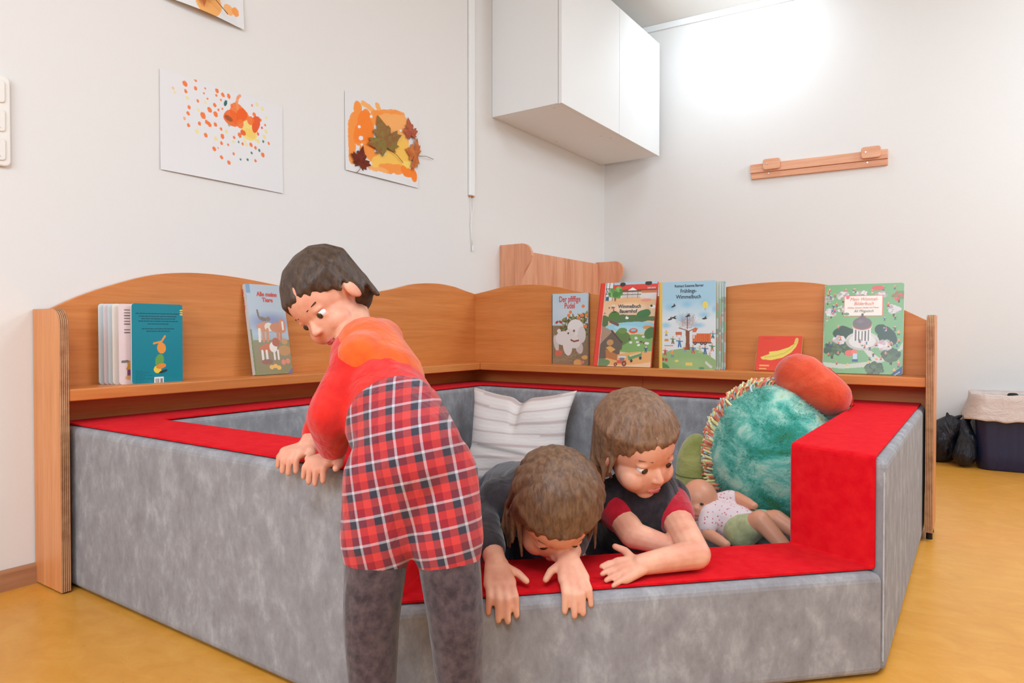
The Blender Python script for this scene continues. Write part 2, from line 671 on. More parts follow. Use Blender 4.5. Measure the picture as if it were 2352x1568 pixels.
# ================================================================== hook rail on the back wall
rail = thing('coat_rail', 'wooden rail with two turning blocks screwed to the right wall', 'rail', (0, 0, 0), ROT)
bevel(box('upper_board', 0.914, -0.022, 1.563, 1.614, -0.0005, 1.613, wood_pale, rail), 0.002)
bevel(box('lower_board', 0.918, -0.016, 1.529, 1.614, -0.0005, 1.5625, wood_pale, rail), 0.003)
for x0 in (0.986, 1.488):
    bm = prism_bm(rrect(0.093, 0.061, 0.014, 5, x0, 1.5715), 'y', -0.040, -0.0225)
    bl = bevel(link('turning_block', mesh_from(bm, 'turning_block', wood_pale), rail), 0.003)
    for p in ((x0 + 0.022, -0.041, 1.604),):
        bm = bmesh.new()
        bmesh.ops.create_cone(bm, cap_ends=True, segments=14, radius1=0.0055, radius2=0.004, depth=0.003, matrix=Matrix.Translation(p) @ Matrix.Rotation(R(90), 4, 'X'))
        link('screw', mesh_from(bm, 'screw', steel), bl)
    bm = bmesh.new()
    bmesh.ops.create_cone(bm, cap_ends=True, segments=14, radius1=0.0055, radius2=0.004, depth=0.003, matrix=Matrix.Translation((x0 + 0.029, -0.017, 1.553)) @ Matrix.Rotation(R(90), 4, 'X'))
    link('screw', mesh_from(bm, 'screw', steel), rail)

# ================================================================== rack with curved sides behind the nest
rack = thing('wooden_rack', 'beech rack with wavy side panels against left wall behind the book shelf', 'rack', (0.0, -1.176, 0.0))
outl = [(0.001, 0), (0.13, 0), (0.13, 0.88), (0.135, 0.915), (0.148, 0.945), (0.166, 0.972), (0.182, 0.998), (0.191, 1.022), (0.19, 1.042), (0.18, 1.063), (0.164, 1.078), (0.14, 1.086), (0.001, 1.086)]
for y in (0.0, 1.055):
    bevel(link('side_panel', mesh_from(prism_bm(outl, 'y', y, y + 0.018), 'side_panel', wood_pale_z), rack), 0.002)
bevel(box('back_panel', 0.001, 0.018, 0.05, 0.018, 1.055, 1.075, wood_pale_z, rack), 0.001)
for z in (0.3, 0.62):
    box('shelf', 0.018, 0.018, z, 0.125, 1.055, z + 0.018, wood_y, rack)

# ================================================================== corner book shelf
shelf = thing('corner_bookshelf', 'corner book shelf of beech with wavy back boards around the foam nest', 'bookshelf')
PROF = [(0.0, 0.827), (0.08, 0.84), (0.16, 0.854), (0.28, 0.861), (0.42, 0.851), (0.56, 0.821), (0.68, 0.801), (0.794, 0.791), (0.9, 0.790), (1.0, 0.7945), (1.12, 0.808), (1.244, 0.822), (1.35, 0.8285), (1.45, 0.8265), (1.55, 0.812), (1.667, 0.774), (1.74, 0.744), (1.80, 0.713), (1.86, 0.68)]


def prof(s):
    s = max(s, 0.0)
    for i in range(len(PROF) - 1):
        if PROF[i][0] <= s <= PROF[i + 1][0]:
            p0 = PROF[max(i - 1, 0)]
            p1, p2 = PROF[i], PROF[i + 1]
            p3 = PROF[min(i + 2, len(PROF) - 1)]
            h = p2[0] - p1[0]
            k = (s - p1[0]) / h
            m1 = (p2[1] - p0[1]) / (p2[0] - p0[0]) * h
            m2 = (p3[1] - p1[1]) / (p3[0] - p1[0]) * h
            return (2 * k**3 - 3 * k**2 + 1) * p1[1] + (k**3 - 2 * k**2 + k) * m1 + (-2 * k**3 + 3 * k**2) * p2[1] + (k**3 - k**2) * m2
    return PROF[-1][1]


def board_outline(s0, s1, f):
    n = 40
    ss = [s0 + (s1 - s0) * i / n for i in range(n + 1)]
    return [(f(s0), 0.12), (f(s1), 0.12)] + [(f(s), prof(s)) for s in reversed(ss)]


for s0, s1 in ((-0.018, 0.7715), (0.7725, 1.824)):
    b = link('back_board', mesh_from(prism_bm(board_outline(s0, s1, lambda s: -1.413 - s), 'x', 0.003, 0.022), 'back_board', wood_y), shelf)
    bevel(b, 0.0012)
for s0, s1 in ((-0.0, 0.86), (0.861, 1.858)):
    b = link('back_board', mesh_from(prism_bm(board_outline(s0, s1, lambda s: 0.022 + s), 'y', -1.413, -1.395), 'back_board', wood_x), shelf)
    bevel(b, 0.0012)
# shelf boards with a mitred corner
bevel(link('shelf_board', mesh_from(prism_bm([(0.022, -3.236), (0.151, -3.236), (0.151, -1.5435), (0.022, -1.4135)], 'z', 0.475, 0.505), 'shelf_board', wood_y), shelf), 0.003, 3)
bevel(link('shelf_board', mesh_from(prism_bm([(0.0225, -1.4135), (0.1515, -1.5435), (1.8795, -1.5435), (1.8795, -1.4135)], 'z', 0.475, 0.505), 'shelf_board', wood_x), shelf), 0.003, 3)


def panel_outline(d, z0, zt):
    pts = [(0.003, z0), (d, z0)]
    for i in range(9):
        a = R(90 * i / 8)
        pts.append((d - 0.04 + 0.04 * math.cos(a), zt - 0.045 + 0.045 * math.sin(a)))
    return pts + [(0.003, zt)]


bm = prism_bm(panel_outline(0.153, 0.004, 0.706), 'y', 0.0, 0.022, side_mi=1)
p = bevel(link('side_panel', mesh_from(bm, 'side_panel', [wood_z, ply_y]), shelf), 0.001)
p.location = (0, -3.258, 0)
ol = [(-u, v) for u, v in panel_outline(0.165, 0.028, 0.7)]
bm = prism_bm(ol, 'x', 0.0, 0.022, side_mi=1)
p = bevel(link('side_panel', mesh_from(bm, 'side_panel', [wood_z, ply_x]), shelf), 0.001)
p.location = (1.880, -1.395, 0)
for x, y in ((1.891, -1.52), (1.891, -1.43)):
    bm = bmesh.new()
    ring_tube(bm, [(x, y, 0.0), (x, y, 0.03)], [0.009, 0.008], 10)
    link('glide', mesh_from(bm, 'glide', newmat('black_rubber', rgb(30, 28, 28), 0.7) if 'black_rubber' not in MATS else MATS['black_rubber']), shelf)

# ================================================================== foam play nest
nest = thing('foam_nest', 'grey and red foam play nest with a low entrance step in front', 'play nest', (0.95, -2.3, 0))
HT, HS = 0.408, 0.197
A, B, Cc, D, E = (0.028, -3.222), (1.221, -3.222), (1.873, -2.570), (1.873, -1.418), (0.028, -1.418)
a_, b_, c_, d_, e_ = (0.215, -3.030), (1.142, -3.030), (1.683, -2.489), (1.683, -1.608), (0.215, -1.608)
ring = [A, B, b_, a_, e_, d_, c_, Cc, D, E]
o = link('foam_body', mesh_from(prism_bm(ring, 'z', 0.004, HT), 'foam_body', felt_m), nest, True)
bevel(o, 0.016, 4, 30)
o = link('entrance_step', mesh_from(prism_bm([B, Cc, c_, b_], 'z', 0.004, HS), 'entrance_step', felt_m), nest, True)
bevel(o, 0.016, 4, 30)
o = link('floor_mat', mesh_from(prism_bm([(x * 0.985 + 0.014, y * 0.99 - 0.022) for x, y in (a_, b_, c_, d_, e_)], 'z', 0.004, 0.035), 'floor_mat', felt_m), nest, True)
bevel(o, 0.008, 2)


def lerp2(p, q, t):
    return (p[0] + (q[0] - p[0]) * t, p[1] + (q[1] - p[1]) * t)


# red cover: wraps over the rim, down both notch ends and across the step
bm = bmesh.new()
ofs = 0.003
di = 0.008  # inset of red from the inner edge
do = 0.013  # from the outer edge
zt, zs = HT + ofs, HS + ofs
# notch end lines
Lo, Li = lerp2(B, b_, 0.09), lerp2(B, b_, 0.96)
Ro, Ri = lerp2(Cc, c_, 0.09), lerp2(Cc, c_, 0.955)


def sh(p, dx, dy):
    return (p[0] + dx, p[1] + dy)


nl = Vector((b_[1] - B[1], -(b_[0] - B[0]))).normalized() * ofs     # out of the left end
nr = -Vector((c_[1] - Cc[1], -(c_[0] - Cc[0]))).normalized() * ofs
Lo, Li = sh(Lo, *nl), sh(Li, *nl)
Ro, Ri = sh(Ro, *nr), sh(Ri, *nr)
top = [(A[0] + do, A[1] + do), Lo, Li, (a_[0] - di, a_[1] - di), (e_[0] - di, e_[1] + di), (d_[0] + di, d_[1] + di), Ri, Ro, (D[0] - do, D[1] - 0.004), (E[0] + 0.004, E[1] - 0.004)]
tv = [bm.verts.new((x, y, zt)) for x, y in top]
bm.faces.new(tv)
l1, l2 = bm.verts.new((*Lo, zs)), bm.verts.new((*Li, zs))
r1, r2 = bm.verts.new((*Ro, zs)), bm.verts.new((*Ri, zs))
bm.faces.new((tv[1], l1, l2, tv[2]))
bm.faces.new((tv[7], tv[6], r2, r1))
bm.faces.new((l1, r1, r2, l2))
bmesh.ops.recalc_face_normals(bm, faces=bm.faces)
o = link('red_cover', mesh_from(bm, 'red_cover', red_felt), nest, True)
bevel(o, 0.007, 3, 30)
s = o.modifiers.new('solid', 'SOLIDIFY')
s.thickness = 0.004
s.offset = -1
# seams along the folds
for p, q in ((Ro, Ri), (Lo, Li)):
    bm = bmesh.new()
    ring_tube(bm, [(*lerp2(p, q, t), zt - 0.0015) for t in (0.02, 0.5, 0.98)], 0.0014, 6)
    link('seam', mesh_from(bm, 'seam', dark_red), nest, True)
bm = bmesh.new()
ring_tube(bm, [(Cc[0] - 0.004, Cc[1] + 0.0, 0.03), (Cc[0] - 0.004, Cc[1], 0.2), (Cc[0] - 0.004, Cc[1], 0.385)], 0.0016, 6)
link('corner_seam', mesh_from(bm, 'corner_seam', lightgrey_felt), nest, True)

# ================================================================== beige cushion
cush = thing('cushion', 'beige striped cushion leaning in the back of the foam nest', 'cushion', (0.515, -1.79, 0.036))
NX, NY = 61, 61
art = Art(1, 1, NX, (222, 208, 202), 5)
for k, t in enumerate((0.02, 0.1, 0.16, 0.23, 0.3, 0.37, 0.43, 0.5, 0.57, 0.64, 0.72, 0.8, 0.87, 0.94)):
    art.line(0, t, 1, t + 0.01, 0.012, (228, 216, 208) if k % 2 else (188, 166, 160), 0.8)
art.ny = NX
verts, faces = [], []
for side in (-1, 1):
    for j in range(NY):
        for i in range(NX):
            u, v = i / (NX - 1) * 2 - 1, j / (NY - 1) * 2 - 1
            env = max(0, (1 - abs(u)**2.6)) ** 0.6 * max(0, (1 - abs(v)**2.6)) ** 0.6
            x = u * (0.225 - 0.03 * (1 - v * v) + 0.03 * (v < 0) * v * v)
            z = 0.195 + v * (0.19 - 0.035 * (1 - u * u)**1.2)
            if v > 0:
                z -= 0.022 * math.exp(-(u / 0.12) ** 2) * v
            if u > 0.3 and v < -0.1:
                x += 0.05 * (u - 0.3) * (-v) ** 2
            y = side * 0.075 * env * (1 - 0.25 * math.exp(-((v + 0.35 + 0.15 * u) / 0.06) ** 2) - 0.3 * math.exp(-(u / 0.07) ** 2) * max(0, v))
            y += 0.05 * v + 0.006 * math.sin(5 * v + 3 * u)
            verts.append((x, y, z))
n = NX * NY
for sd in (0, 1):
    for j in range(NY - 1):
        for i in range(NX - 1):
            q = [sd * n + j * NX + i, sd * n + j * NX + i + 1, sd * n + (j + 1) * NX + i + 1, sd * n + (j + 1) * NX + i]
            faces.append(q if sd == 0 else q[::-1])
me = bpy.data.meshes.new('cover')
me.from_pydata(verts, [], faces)
c = np.clip(art.c.reshape(-1, 3) / 255, 0, 1) ** 2.2
col = np.ones((2 * n, 4), np.float32)
col[:n, :3] = c
col[n:, :3] = c
me.color_attributes.new('Col', 'FLOAT_COLOR', 'POINT').data.foreach_set('color', col.ravel())
me.polygons.foreach_set('use_smooth', [True] * len(faces))
bmx = bmesh.new()
bmx.from_mesh(me)
bmesh.ops.remove_doubles(bmx, verts=bmx.verts, dist=0.0004)
bmx.to_mesh(me)
bmx.free()
cm = vcol('striped_cushion_cloth', 0.9, 0.1)
bump(cm, noise(cm, coords(cm, (3, 3, 14)), 9, 4), 0.25, 0.01)
me.materials.append(cm)
cv = link('cover', me, cush)
cush.rotation_euler = (R(-3), 0, R(12))
bm = bmesh.new()
ring_tube(bm, [(0.0 + 0.002 * math.sin(k), -0.045 + 0.03 * (k / 8) ** 2 * 0 - 0.008 + 0.034 * k / 8, 0.25 + 0.088 * k / 8) for k in range(9)], 0.002, 6)

# ================================================================== plush cushions
GC, GRr = Vector((1.487, -1.812, 0.262)), (0.186, 0.182, 0.222)
plush = thing('plush_cushion', 'large round green plush cushion with yarn fringe in the nest corner', 'cushion', (GC.x, GC.y, 0.036))


def plush_mat(name, stops, scale):
    m = newmat(name, stops[1][1], 0.95, 0.05, 0.4)
    n1 = noise(m, coords(m, (1, 1, 1.3)), scale, 5, 0.65, 0.6)
    setcol(m, ramp(m, n1, stops))
    bump(m, noise(m, coords(m), 160, 3), 0.5, 0.004)
    return m


green_m = plush_mat('green_plush', [(0.32, rgb(56, 124, 84)), (0.42, rgb(58, 150, 132)), (0.51, rgb(112, 182, 164)), (0.6, rgb(176, 208, 186)), (0.7, rgb(156, 166, 104))], 9)
bm = bmesh.new()
ellip(bm, GC, GRr, None, 40, 28)
for v in bm.verts:
    d = v.co - GC
    v.co += d.normalized() * (0.006 * math.sin(d.x * 40) * math.cos(d.z * 35))
    if v.co.z < 0.045:
        v.co.z = 0.045 - (0.045 - v.co.z) * 0.1
link('body', mesh_from(bm, 'body', green_m, True), plush, True)
# short pile
bm = bmesh.new()
rr = random.Random(3)
for k in range(14000):
    z = rr.uniform(-0.9, 1)
    a = rr.uniform(0, 2 * PI)
    s_ = math.sqrt(1 - z * z)
    nrm = Vector((s_ * math.cos(a), s_ * math.sin(a), z))
    p = GC + Vector((nrm.x * GRr[0], nrm.y * GRr[1], nrm.z * GRr[2])) * 0.99
    g = Vector((nrm.x / GRr[0], nrm.y / GRr[1], nrm.z / GRr[2])).normalized()
    tdir = (g + Vector((rr.gauss(0, 0.35), rr.gauss(0, 0.35), rr.gauss(-0.15, 0.35)))).normalized()
    sd = tdir.cross(Vector((rr.gauss(0, 1), rr.gauss(0, 1), rr.gauss(0, 1)))).normalized() * 0.0011
    L = rr.uniform(0.006, 0.010)
    bm.faces.new((bm.verts.new(p - sd), bm.verts.new(p + sd), bm.verts.new(p + tdir * L)))
o = link('plush_pile', mesh_from(bm, 'plush_pile', green_m), plush, True)
o['kind'] = 'stuff'
# yarn fringe over the top, on the side away from the right block
yarn = [newmat('yarn_red', rgb(232, 128, 104), 0.9, 0.1), newmat('yarn_yellow', rgb(236, 222, 160), 0.9, 0.1), newmat('yarn_blue', rgb(184, 208, 206), 0.9, 0.1)]
bm = bmesh.new()
for k in range(460):
    th = R(-28 + 136 * (k + rr.random()) / 460)      # from low left up over the top
    w = rr.gauss(0.0, 0.016)
    lat = Vector((-0.88, -0.47, 0)) * math.cos(th) * GRr[0] + Vector((0, 0, math.sin(th) * GRr[2]))
    acr = Vector((0.47, -0.88, 0))
    p = GC + lat + acr * (w - 0.02)
    g = (p - GC)
    g = Vector((g.x / GRr[0]**2, g.y / GRr[1]**2, g.z / GRr[2]**2)).normalized()
    tan = (Vector((-0.88, -0.47, 0)) * -math.sin(th) + Vector((0, 0, math.cos(th)))).normalized()
    d1 = (g * 0.75 + tan * rr.gauss(0.45, 0.2) + acr * rr.gauss(0, 0.35)).normalized()
    d2 = (d1 * 0.7 + tan * 0.3 + acr * rr.gauss(0, 0.5) + Vector((0, 0, -0.3))).normalized()
    L = rr.uniform(0.020, 0.032)
    ring_tube(bm, [p - g * 0.006, p + d1 * L * 0.55, p + d1 * L * 0.55 + d2 * L * 0.5], [0.0036, 0.004, 0.003], 6, (0, 1, 2, 0, 1)[k % 5])
o = link('yarn_fringe', mesh_from(bm, 'yarn_fringe', yarn, True), plush, True)
o['kind'] = 'stuff'

redp = plush_mat('red_plush', [(0.3, rgb(196, 58, 36)), (0.45, rgb(214, 74, 44)), (0.55, rgb(222, 84, 52)), (0.65, rgb(228, 98, 66)), (0.8, rgb(232, 112, 80))], 7)
rp = thing('bolster_cushion', 'smooth orange red bolster cushion lying on top of the green plush cushion', 'cushion', (1.61, -1.80, 0.41))
ax = Vector((0.86, -0.10, -0.50)).normalized()
rc = Vector((1.600, -1.79, 0.484))
blob('body', [('c', rc - ax * 0.045, rc + ax * 0.055, 0.077, 0.062)], 0.006, redp, rp, 8)
bm = bmesh.new()
oth = ax.cross(Vector((0.3, -0.8, 0.2))).normalized()
sp_ = []
for k in range(33):
    t = 2 * PI * k / 32
    e_ = rc + ax * (0.004 + 0.117 * math.cos(t)) + oth * ((0.070 - 0.006 * math.cos(t)) * math.sin(t))
    sp_.append(e_)
ring_tube(bm, sp_, 0.002, 6)
link('seam', mesh_from(bm, 'seam', newmat('red_seam', rgb(190, 62, 38), 0.9, 0.1), True), rp, True)

olv = plush_mat('olive_plush', [(0.3, rgb(128, 128, 70)), (0.45, rgb(150, 150, 84)), (0.55, rgb(168, 164, 98)), (0.65, rgb(178, 172, 108)), (0.8, rgb(186, 178, 120))], 9)
op = thing('plush_cushion', 'small plain olive plush cushion beside the large green one', 'cushion', (1.243, -1.80, 0.036))
blob('body', [('e', (1.243, -1.80, 0.175), (0.068, 0.068, 0.136))], 0.007, olv, op, 5)
bm = bmesh.new()
ring_tube(bm, [(1.243 + 0.0685 * math.cos(a), -1.80 + 0.0685 * math.sin(a), 0.175) for a in [2 * PI * k / 24 for k in range(25)]], 0.002, 5)
link('seam', mesh_from(bm, 'seam', newmat('olive_seam', rgb(120, 118, 64), 0.9), True), op, True)


# ================================================================== wall art
def wall_sheet(name, label, art, y0, y1, z0, curl=0.0, curl_z=0.0, par=None):
    """paper on the left wall, local x along +Y of the room"""
    t = thing(name, label, 'picture', (0.0015, (y0 + y1) / 2, z0), R(90), 'children pictures taped to the left wall')
    me = art.mesh('paper', [paper_m])
    for v in me.vertices:
        u = v.co.x / art.w + 0.5
        k = max(0.0, 1 - v.co.z / (art.h * 0.5))
        v.co.y = -0.0015 - curl * k ** 2 * (0.35 + 0.65 * math.sin(PI * min(1, u * 1.1)))
    me.polygons.foreach_set('use_smooth', [True] * len(me.polygons))
    link('paper', me, t)
    return t


W1 = 0.432
pa = Art(W1, 0.298, 220, (231, 228, 227), 2)
OR, YE, GR, PK = (244, 120, 60), (240, 222, 150), (70, 120, 110), (226, 90, 120)


def duv(zx, zy):
    u = (zx - 1240) / 960.0
    return u, (zy - (540 + 320 * u)) / (780 * (1 - u) + 655 * u)


for zx, zy, s, c in ((1413, 655, 15, OR), (1490, 628, 9, OR), (1490, 690, 11, OR), (1418, 712, 10, OR), (1330, 690, 8, (244, 190, 140)), (1342, 722, 8, YE), (1430, 765, 10, YE), (1560, 690, 8, OR), (1550, 728, 8, OR), (1650, 710, 14, OR), (1645, 745, 9, OR), (1695, 742, 14, OR), (1742, 752, 13, OR), (1578, 770, 8, OR), (1505, 788, 9, OR), (1562, 800, 10, YE), (1632, 820, 15, OR), (1680, 780, 8, OR), (1442, 838, 13, OR), (1435, 885, 13, OR), (1510, 858, 11, YE), (1593, 856, 17, OR), (1543, 898, 21, OR), (1638, 888, 17, OR), (1408, 925, 10, (244, 170, 120)), (1437, 975, 12, OR), (1516, 962, 11, OR), (1570, 950, 12, OR), (1590, 968, 13, OR), (1636, 970, 12, OR), (1497, 1022, 12, YE), (1563, 1053, 11, OR), (1690, 1062, 14, OR), (1638, 1080, 11, YE), (1682, 1115, 11, OR), (1735, 1128, 9, OR), (1626, 1158, 16, OR), (1655, 1152, 7, OR), (1680, 1222, 11, OR), (1738, 1266, 12, OR), (1778, 1198, 9, OR), (1777, 1104, 11, YE), (1783, 1072, 10, OR), (1828, 1055, 15, OR), (1852, 1122, 9, OR), (1885, 1130, 11, YE), (1922, 1132, 12, OR), (1960, 1157, 9, OR), (2023, 1214, 13, OR), (1958, 1256, 9, OR), (2075, 1127, 11, OR), (2043, 985, 8, OR), (1932, 828, 9, OR), (1975, 825, 14, YE), (2022, 860, 14, YE), (2055, 930, 10, YE), (2052, 1035, 14, YE), (2038, 1075, 13, YE), (1983, 1105, 11, YE), (1958, 1090, 10, YE), (1870, 1100, 10, YE), (1722, 1025, 11, YE), (1680, 1005, 9, OR), (1660, 855, 10, OR), (1692, 850, 8, OR), (1765, 825, 9, OR), (1716, 888, 8, OR), (1950, 900, 13, OR), (2005, 945, 8, OR), (1980, 1048, 9, PK), (2016, 1005, 8, PK), (2027, 1110, 8, GR), (1992, 1178, 8, GR), (1926, 1194, 8, GR), (1892, 1245, 10, GR), (1834, 1242, 7, GR), (1820, 1108, 7, GR), (1742, 975, 9, (150, 190, 170))):
    u, t = duv(zx, zy)
    pa.ell(u, t, s / 960, s / 960 * 1.25, c, 0.5, 0.92, 0, 0.5)
for zx, zy, rx, ry, c in ((1900, 1010, 60, 60, (246, 216, 120)), (1905, 1035, 45, 26, (244, 206, 110)), (1830, 890, 62, 55, OR), (1760, 920, 62, 36, (240, 106, 50)), (1850, 900, 34, 48, (240, 100, 40)), (1840, 970, 26, 28, OR), (1960, 978, 28, 46, (232, 84, 40)), (1915, 950, 24, 26, OR), (1855, 1035, 22, 16, (236, 96, 50)), (1735, 920, 26, 12, (160, 90, 50)), (1714, 806, 12, 20, (40, 96, 92))):
    u, t = duv(zx, zy)
    pa.ell(u, t, rx / 960, ry / 960 * 1.2, c, -0.3, 0.9, 0, 0.9)
pts = [(1812, 850), (1806, 800), (1815, 765), (1832, 752)]
for p, q in zip(pts, pts[1:]):
    pa.line(*duv(*p), *duv(*q), 0.011, (246, 150, 100), 0.8)
wall_sheet('finger_painting', 'white sheet with orange and yellow finger paint dots on left wall', pa, -2.922, -2.490, 1.130, 0.004)

W2 = 0.412
pb = Art(W2, 0.302, 220, (231, 227, 225), 4)


def luv(zx, zy):
    u = (zx - 178) / 970.0
    return u, (zy - (165 + 365 * u)) / (1050 * (1 - u) + 935 * u)


O1, O2, O3, Y1 = (250, 152, 72), (250, 176, 104), (252, 134, 50), (250, 196, 92)
for pl, wd, c in (([(335, 350), (320, 470), (260, 600), (250, 740), (255, 900), (270, 1090)], 0.045, O1), ([(340, 380), (335, 520)], 0.055, O1), ([(400, 330), (470, 370), (540, 450)], 0.028, O2), ([(450, 480), (400, 640), (340, 700), (330, 820)], 0.06, O3), ([(440, 560), (430, 740), (470, 880)], 0.1, O3), ([(585, 340), (600, 420), (570, 500)], 0.03, O2), ([(560, 520), (700, 520), (880, 480)], 0.075, O1), ([(650, 600), (800, 600), (930, 600)], 0.1, O2), ([(820, 680), (900, 760), (950, 820)], 0.075, O2), ([(780, 960), (900, 920), (930, 1060)], 0.125, Y1), ([(420, 930), (520, 1040), (660, 1130)], 0.06, O1), ([(560, 1120), (720, 1120), (860, 1140)], 0.075, Y1), ([(620, 1180), (740, 1200), (870, 1200)], 0.05, O1), ([(920, 1190), (960, 1250), (1080, 1270)], 0.042, O3), ([(1070, 1240), (1085, 1330)], 0.045, O3), ([(940, 1130), (1040, 1160)], 0.03, (250, 214, 110)), ([(480, 1190), (640, 1215), (700, 1240)], 0.02, O2)):
    for p, q in zip(pl, pl[1:]):
        for k in range(5):
            t0, t1 = k / 5, (k + 1) / 5
            j = pb.rnd.uniform(-9, 9)
            pb.line(*luv(p[0] + (q[0] - p[0]) * t0 + j, p[1] + (q[1] - p[1]) * t0 + j), *luv(p[0] + (q[0] - p[0]) * t1 + j, p[1] + (q[1] - p[1]) * t1 + j), wd * pb.rnd.uniform(0.75, 1.1), c, 0.85)
for zx, zy, r in ((370, 790, 0.03), (350, 640, 0.02), (660, 610, 0.02), (900, 690, 0.018), (880, 800, 0.012), (500, 500, 0.02), (380, 875, 0.015)):
    pb.ell(*luv(zx, zy), r, r * 0.7, (236, 231, 230), 0.4)
lf = wall_sheet('leaf_collage', 'orange paint collage with dried maple leaves on left wall', pb, -2.205, -1.793, 1.268, 0.006)

MAPLE = [(0, -0.02), (-0.05, -0.06), (-0.30, -0.22), (-0.28, -0.10), (-0.52, -0.06), (-0.42, 0.03), (-0.50, 0.12), (-0.74, 0.28), (-0.58, 0.34), (-0.60, 0.46), (-0.40, 0.40), (-0.26, 0.36), (-0.36, 0.58), (-0.28, 0.66), (-0.20, 0.62), (-0.10, 0.86), (0, 1.04), (0.10, 0.84), (0.22, 0.64), (0.30, 0.66), (0.36, 0.56), (0.27, 0.36), (0.42, 0.42), (0.60, 0.44), (0.56, 0.33), (0.72, 0.26), (0.50, 0.12), (0.42, 0.02), (0.50, -0.06), (0.28, -0.10), (0.30, -0.22), (0.05, -0.06)]


def leaf_mat(name, c1, c2):
    m = newmat(name, c1, 0.75, 0.2)
    n = noise(m, coords(m, (1, 1, 1)), 45, 4, 0.6, 0.5)
    setcol(m, ramp(m, n, [(0.38, c2), (0.62, c1)]))
    return m


def maple(parent, base, tip, width, mat, stem_end, yoff=-0.006, i=0):
    """leaf in the sheet's local frame: base and tip are (room y, room z)"""
    cy, z0 = parent.location.y, parent.location.z
    b = Vector((base[0] - cy, base[1] - z0))
    tp = Vector((tip[0] - cy, tip[1] - z0))
    d = tp - b
    L = d.length
    d.normalize()
    s = Vector((d.y, -d.x))
    bm = bmesh.new()
    r = random.Random(i)
    c = bm.verts.new((b.x + d.x * L * 0.3, yoff - 0.008, b.y + d.y * L * 0.3))
    vs = []
    for px, py in MAPLE:
        q = b + d * (py * L) + s * (px * width)
        vs.append(bm.verts.new((q.x, yoff - 0.003 * r.random() - 0.005 * abs(px), q.y)))
    for k in range(len(vs)):
        bm.faces.new((c, vs[k], vs[(k + 1) % len(vs)]))
    bmesh.ops.recalc_face_normals(bm, faces=bm.faces)
    o = link('maple_leaf', mesh_from(bm, 'maple_leaf', mat), parent)
    so = o.modifiers.new('solid', 'SOLIDIFY')
    so.thickness = 0.0008
    e = Vector((stem_end[0] - cy, stem_end[1] - z0))
    m = (b + e) / 2 + s * 0.006
    bm = bmesh.new()
    ring_tube(bm, [(b.x, yoff - 0.004, b.y), (m.x, yoff - 0.006, m.y), (e.x, yoff - 0.003, e.y)], [0.0014, 0.0011, 0.0012], 5)
    link('leaf_stem', mesh_from(bm, 'leaf_stem', leaf_stem_m, True), o)
    return o


leaf_stem_m = newmat('leaf_stem', rgb(120, 84, 50), 0.8)
lm1 = leaf_mat('olive_leaf', rgb(140, 124, 60), rgb(150, 96, 60))
lm2 = leaf_mat('brown_leaf', rgb(124, 52, 34), rgb(104, 40, 28))
lm3 = leaf_mat('rust_leaf', rgb(188, 100, 74), rgb(170, 84, 62))
lm4 = leaf_mat('orange_leaf', rgb(206, 120, 62), rgb(184, 98, 56))
maple(lf, (-1.985, 1.398), (-2.035, 1.515), 0.145, lm1, (-1.893, 1.357), i=1)
maple(lf, (-2.135, 1.30), (-2.118, 1.375), 0.075, lm2, (-2.153, 1.266), i=2)
maple(lf, (-1.842, 1.480), (-1.86, 1.553), 0.065, lm3, (-1.80, 1.463), i=3)
maple(lf, (-1.80, 1.404), (-1.875, 1.418), 0.105, lm4, (-1.70, 1.411), i=4)

pc = Art(0.29, 0.42, 120, (231, 228, 226), 8)
for u, t, s, c in ((0.55, 0.94, 0.14, (246, 170, 90)), (0.3, 0.9, 0.1, O2), (0.8, 0.93, 0.05, O2), (0.9, 0.92, 0.04, O1), (0.4, 0.7, 0.2, O1), (0.6, 0.5, 0.2, O2)):
    pc.ell(u, t - 0.03, s, s, c, 0, 0.9, 0, 0.9)
tp = wall_sheet('leaf_collage', 'sheet with orange paint cut off by the top edge of photo', pc, -2.93, -2.646, 1.640, 0.022)
maple(tp, (-2.80, 1.72), (-2.795, 1.655), 0.05, lm4, (-2.715, 1.658), -0.026, 6)


# ================================================================== books
def book(label, w, h, t, art, loc, rz, tilt, r=0.006, spine=None, pages=None, corners=(1, 1, 1, 1), group=None, bulk=True):
    """front cover faces local -y; x along the width"""
    b = thing('book', label, 'book', loc, 0, 'picture books on the corner shelf')
    b.rotation_euler = (-tilt, 0, rz)
    link('front_cover', art.mesh('front_cover', [print_m, spine or board_m], r, corners, 0.002), b)
    if bulk:
        bm = prism_bm(rrect(w - 0.004, h - 0.004, max(0.001, r - 0.001), 4, -w / 2 + 0.001, 0.002), 'y', 0.0021, t - 0.002)
        link('page_block', mesh_from(bm, 'page_block', page_m), b)
        bm = prism_bm(rrect(w, h, max(r, 0.001), 4, -w / 2, 0), 'y', t - 0.002, t)
        link('back_cover', mesh_from(bm, 'back_cover', spine or board_m), b)
        bm = prism_bm([(-w / 2 - 0.0006, 0.0), (-w / 2 + 0.002, 0.0), (-w / 2 + 0.002, t), (-w / 2 - 0.0006, t)], 'z', 0.0015, h - 0.0015)
        link('spine', mesh_from(bm, 'spine', spine or board_m), b)
    for dx, dy, m, pt in (pages or []):
        bm = prism_bm(rrect(w - 0.002, h - 0.002, max(r, 0.001), 5, -w / 2 + dx, 0.0), 'y', dy, dy + pt)
        link('page', mesh_from(bm, 'page', m), b)
    return b


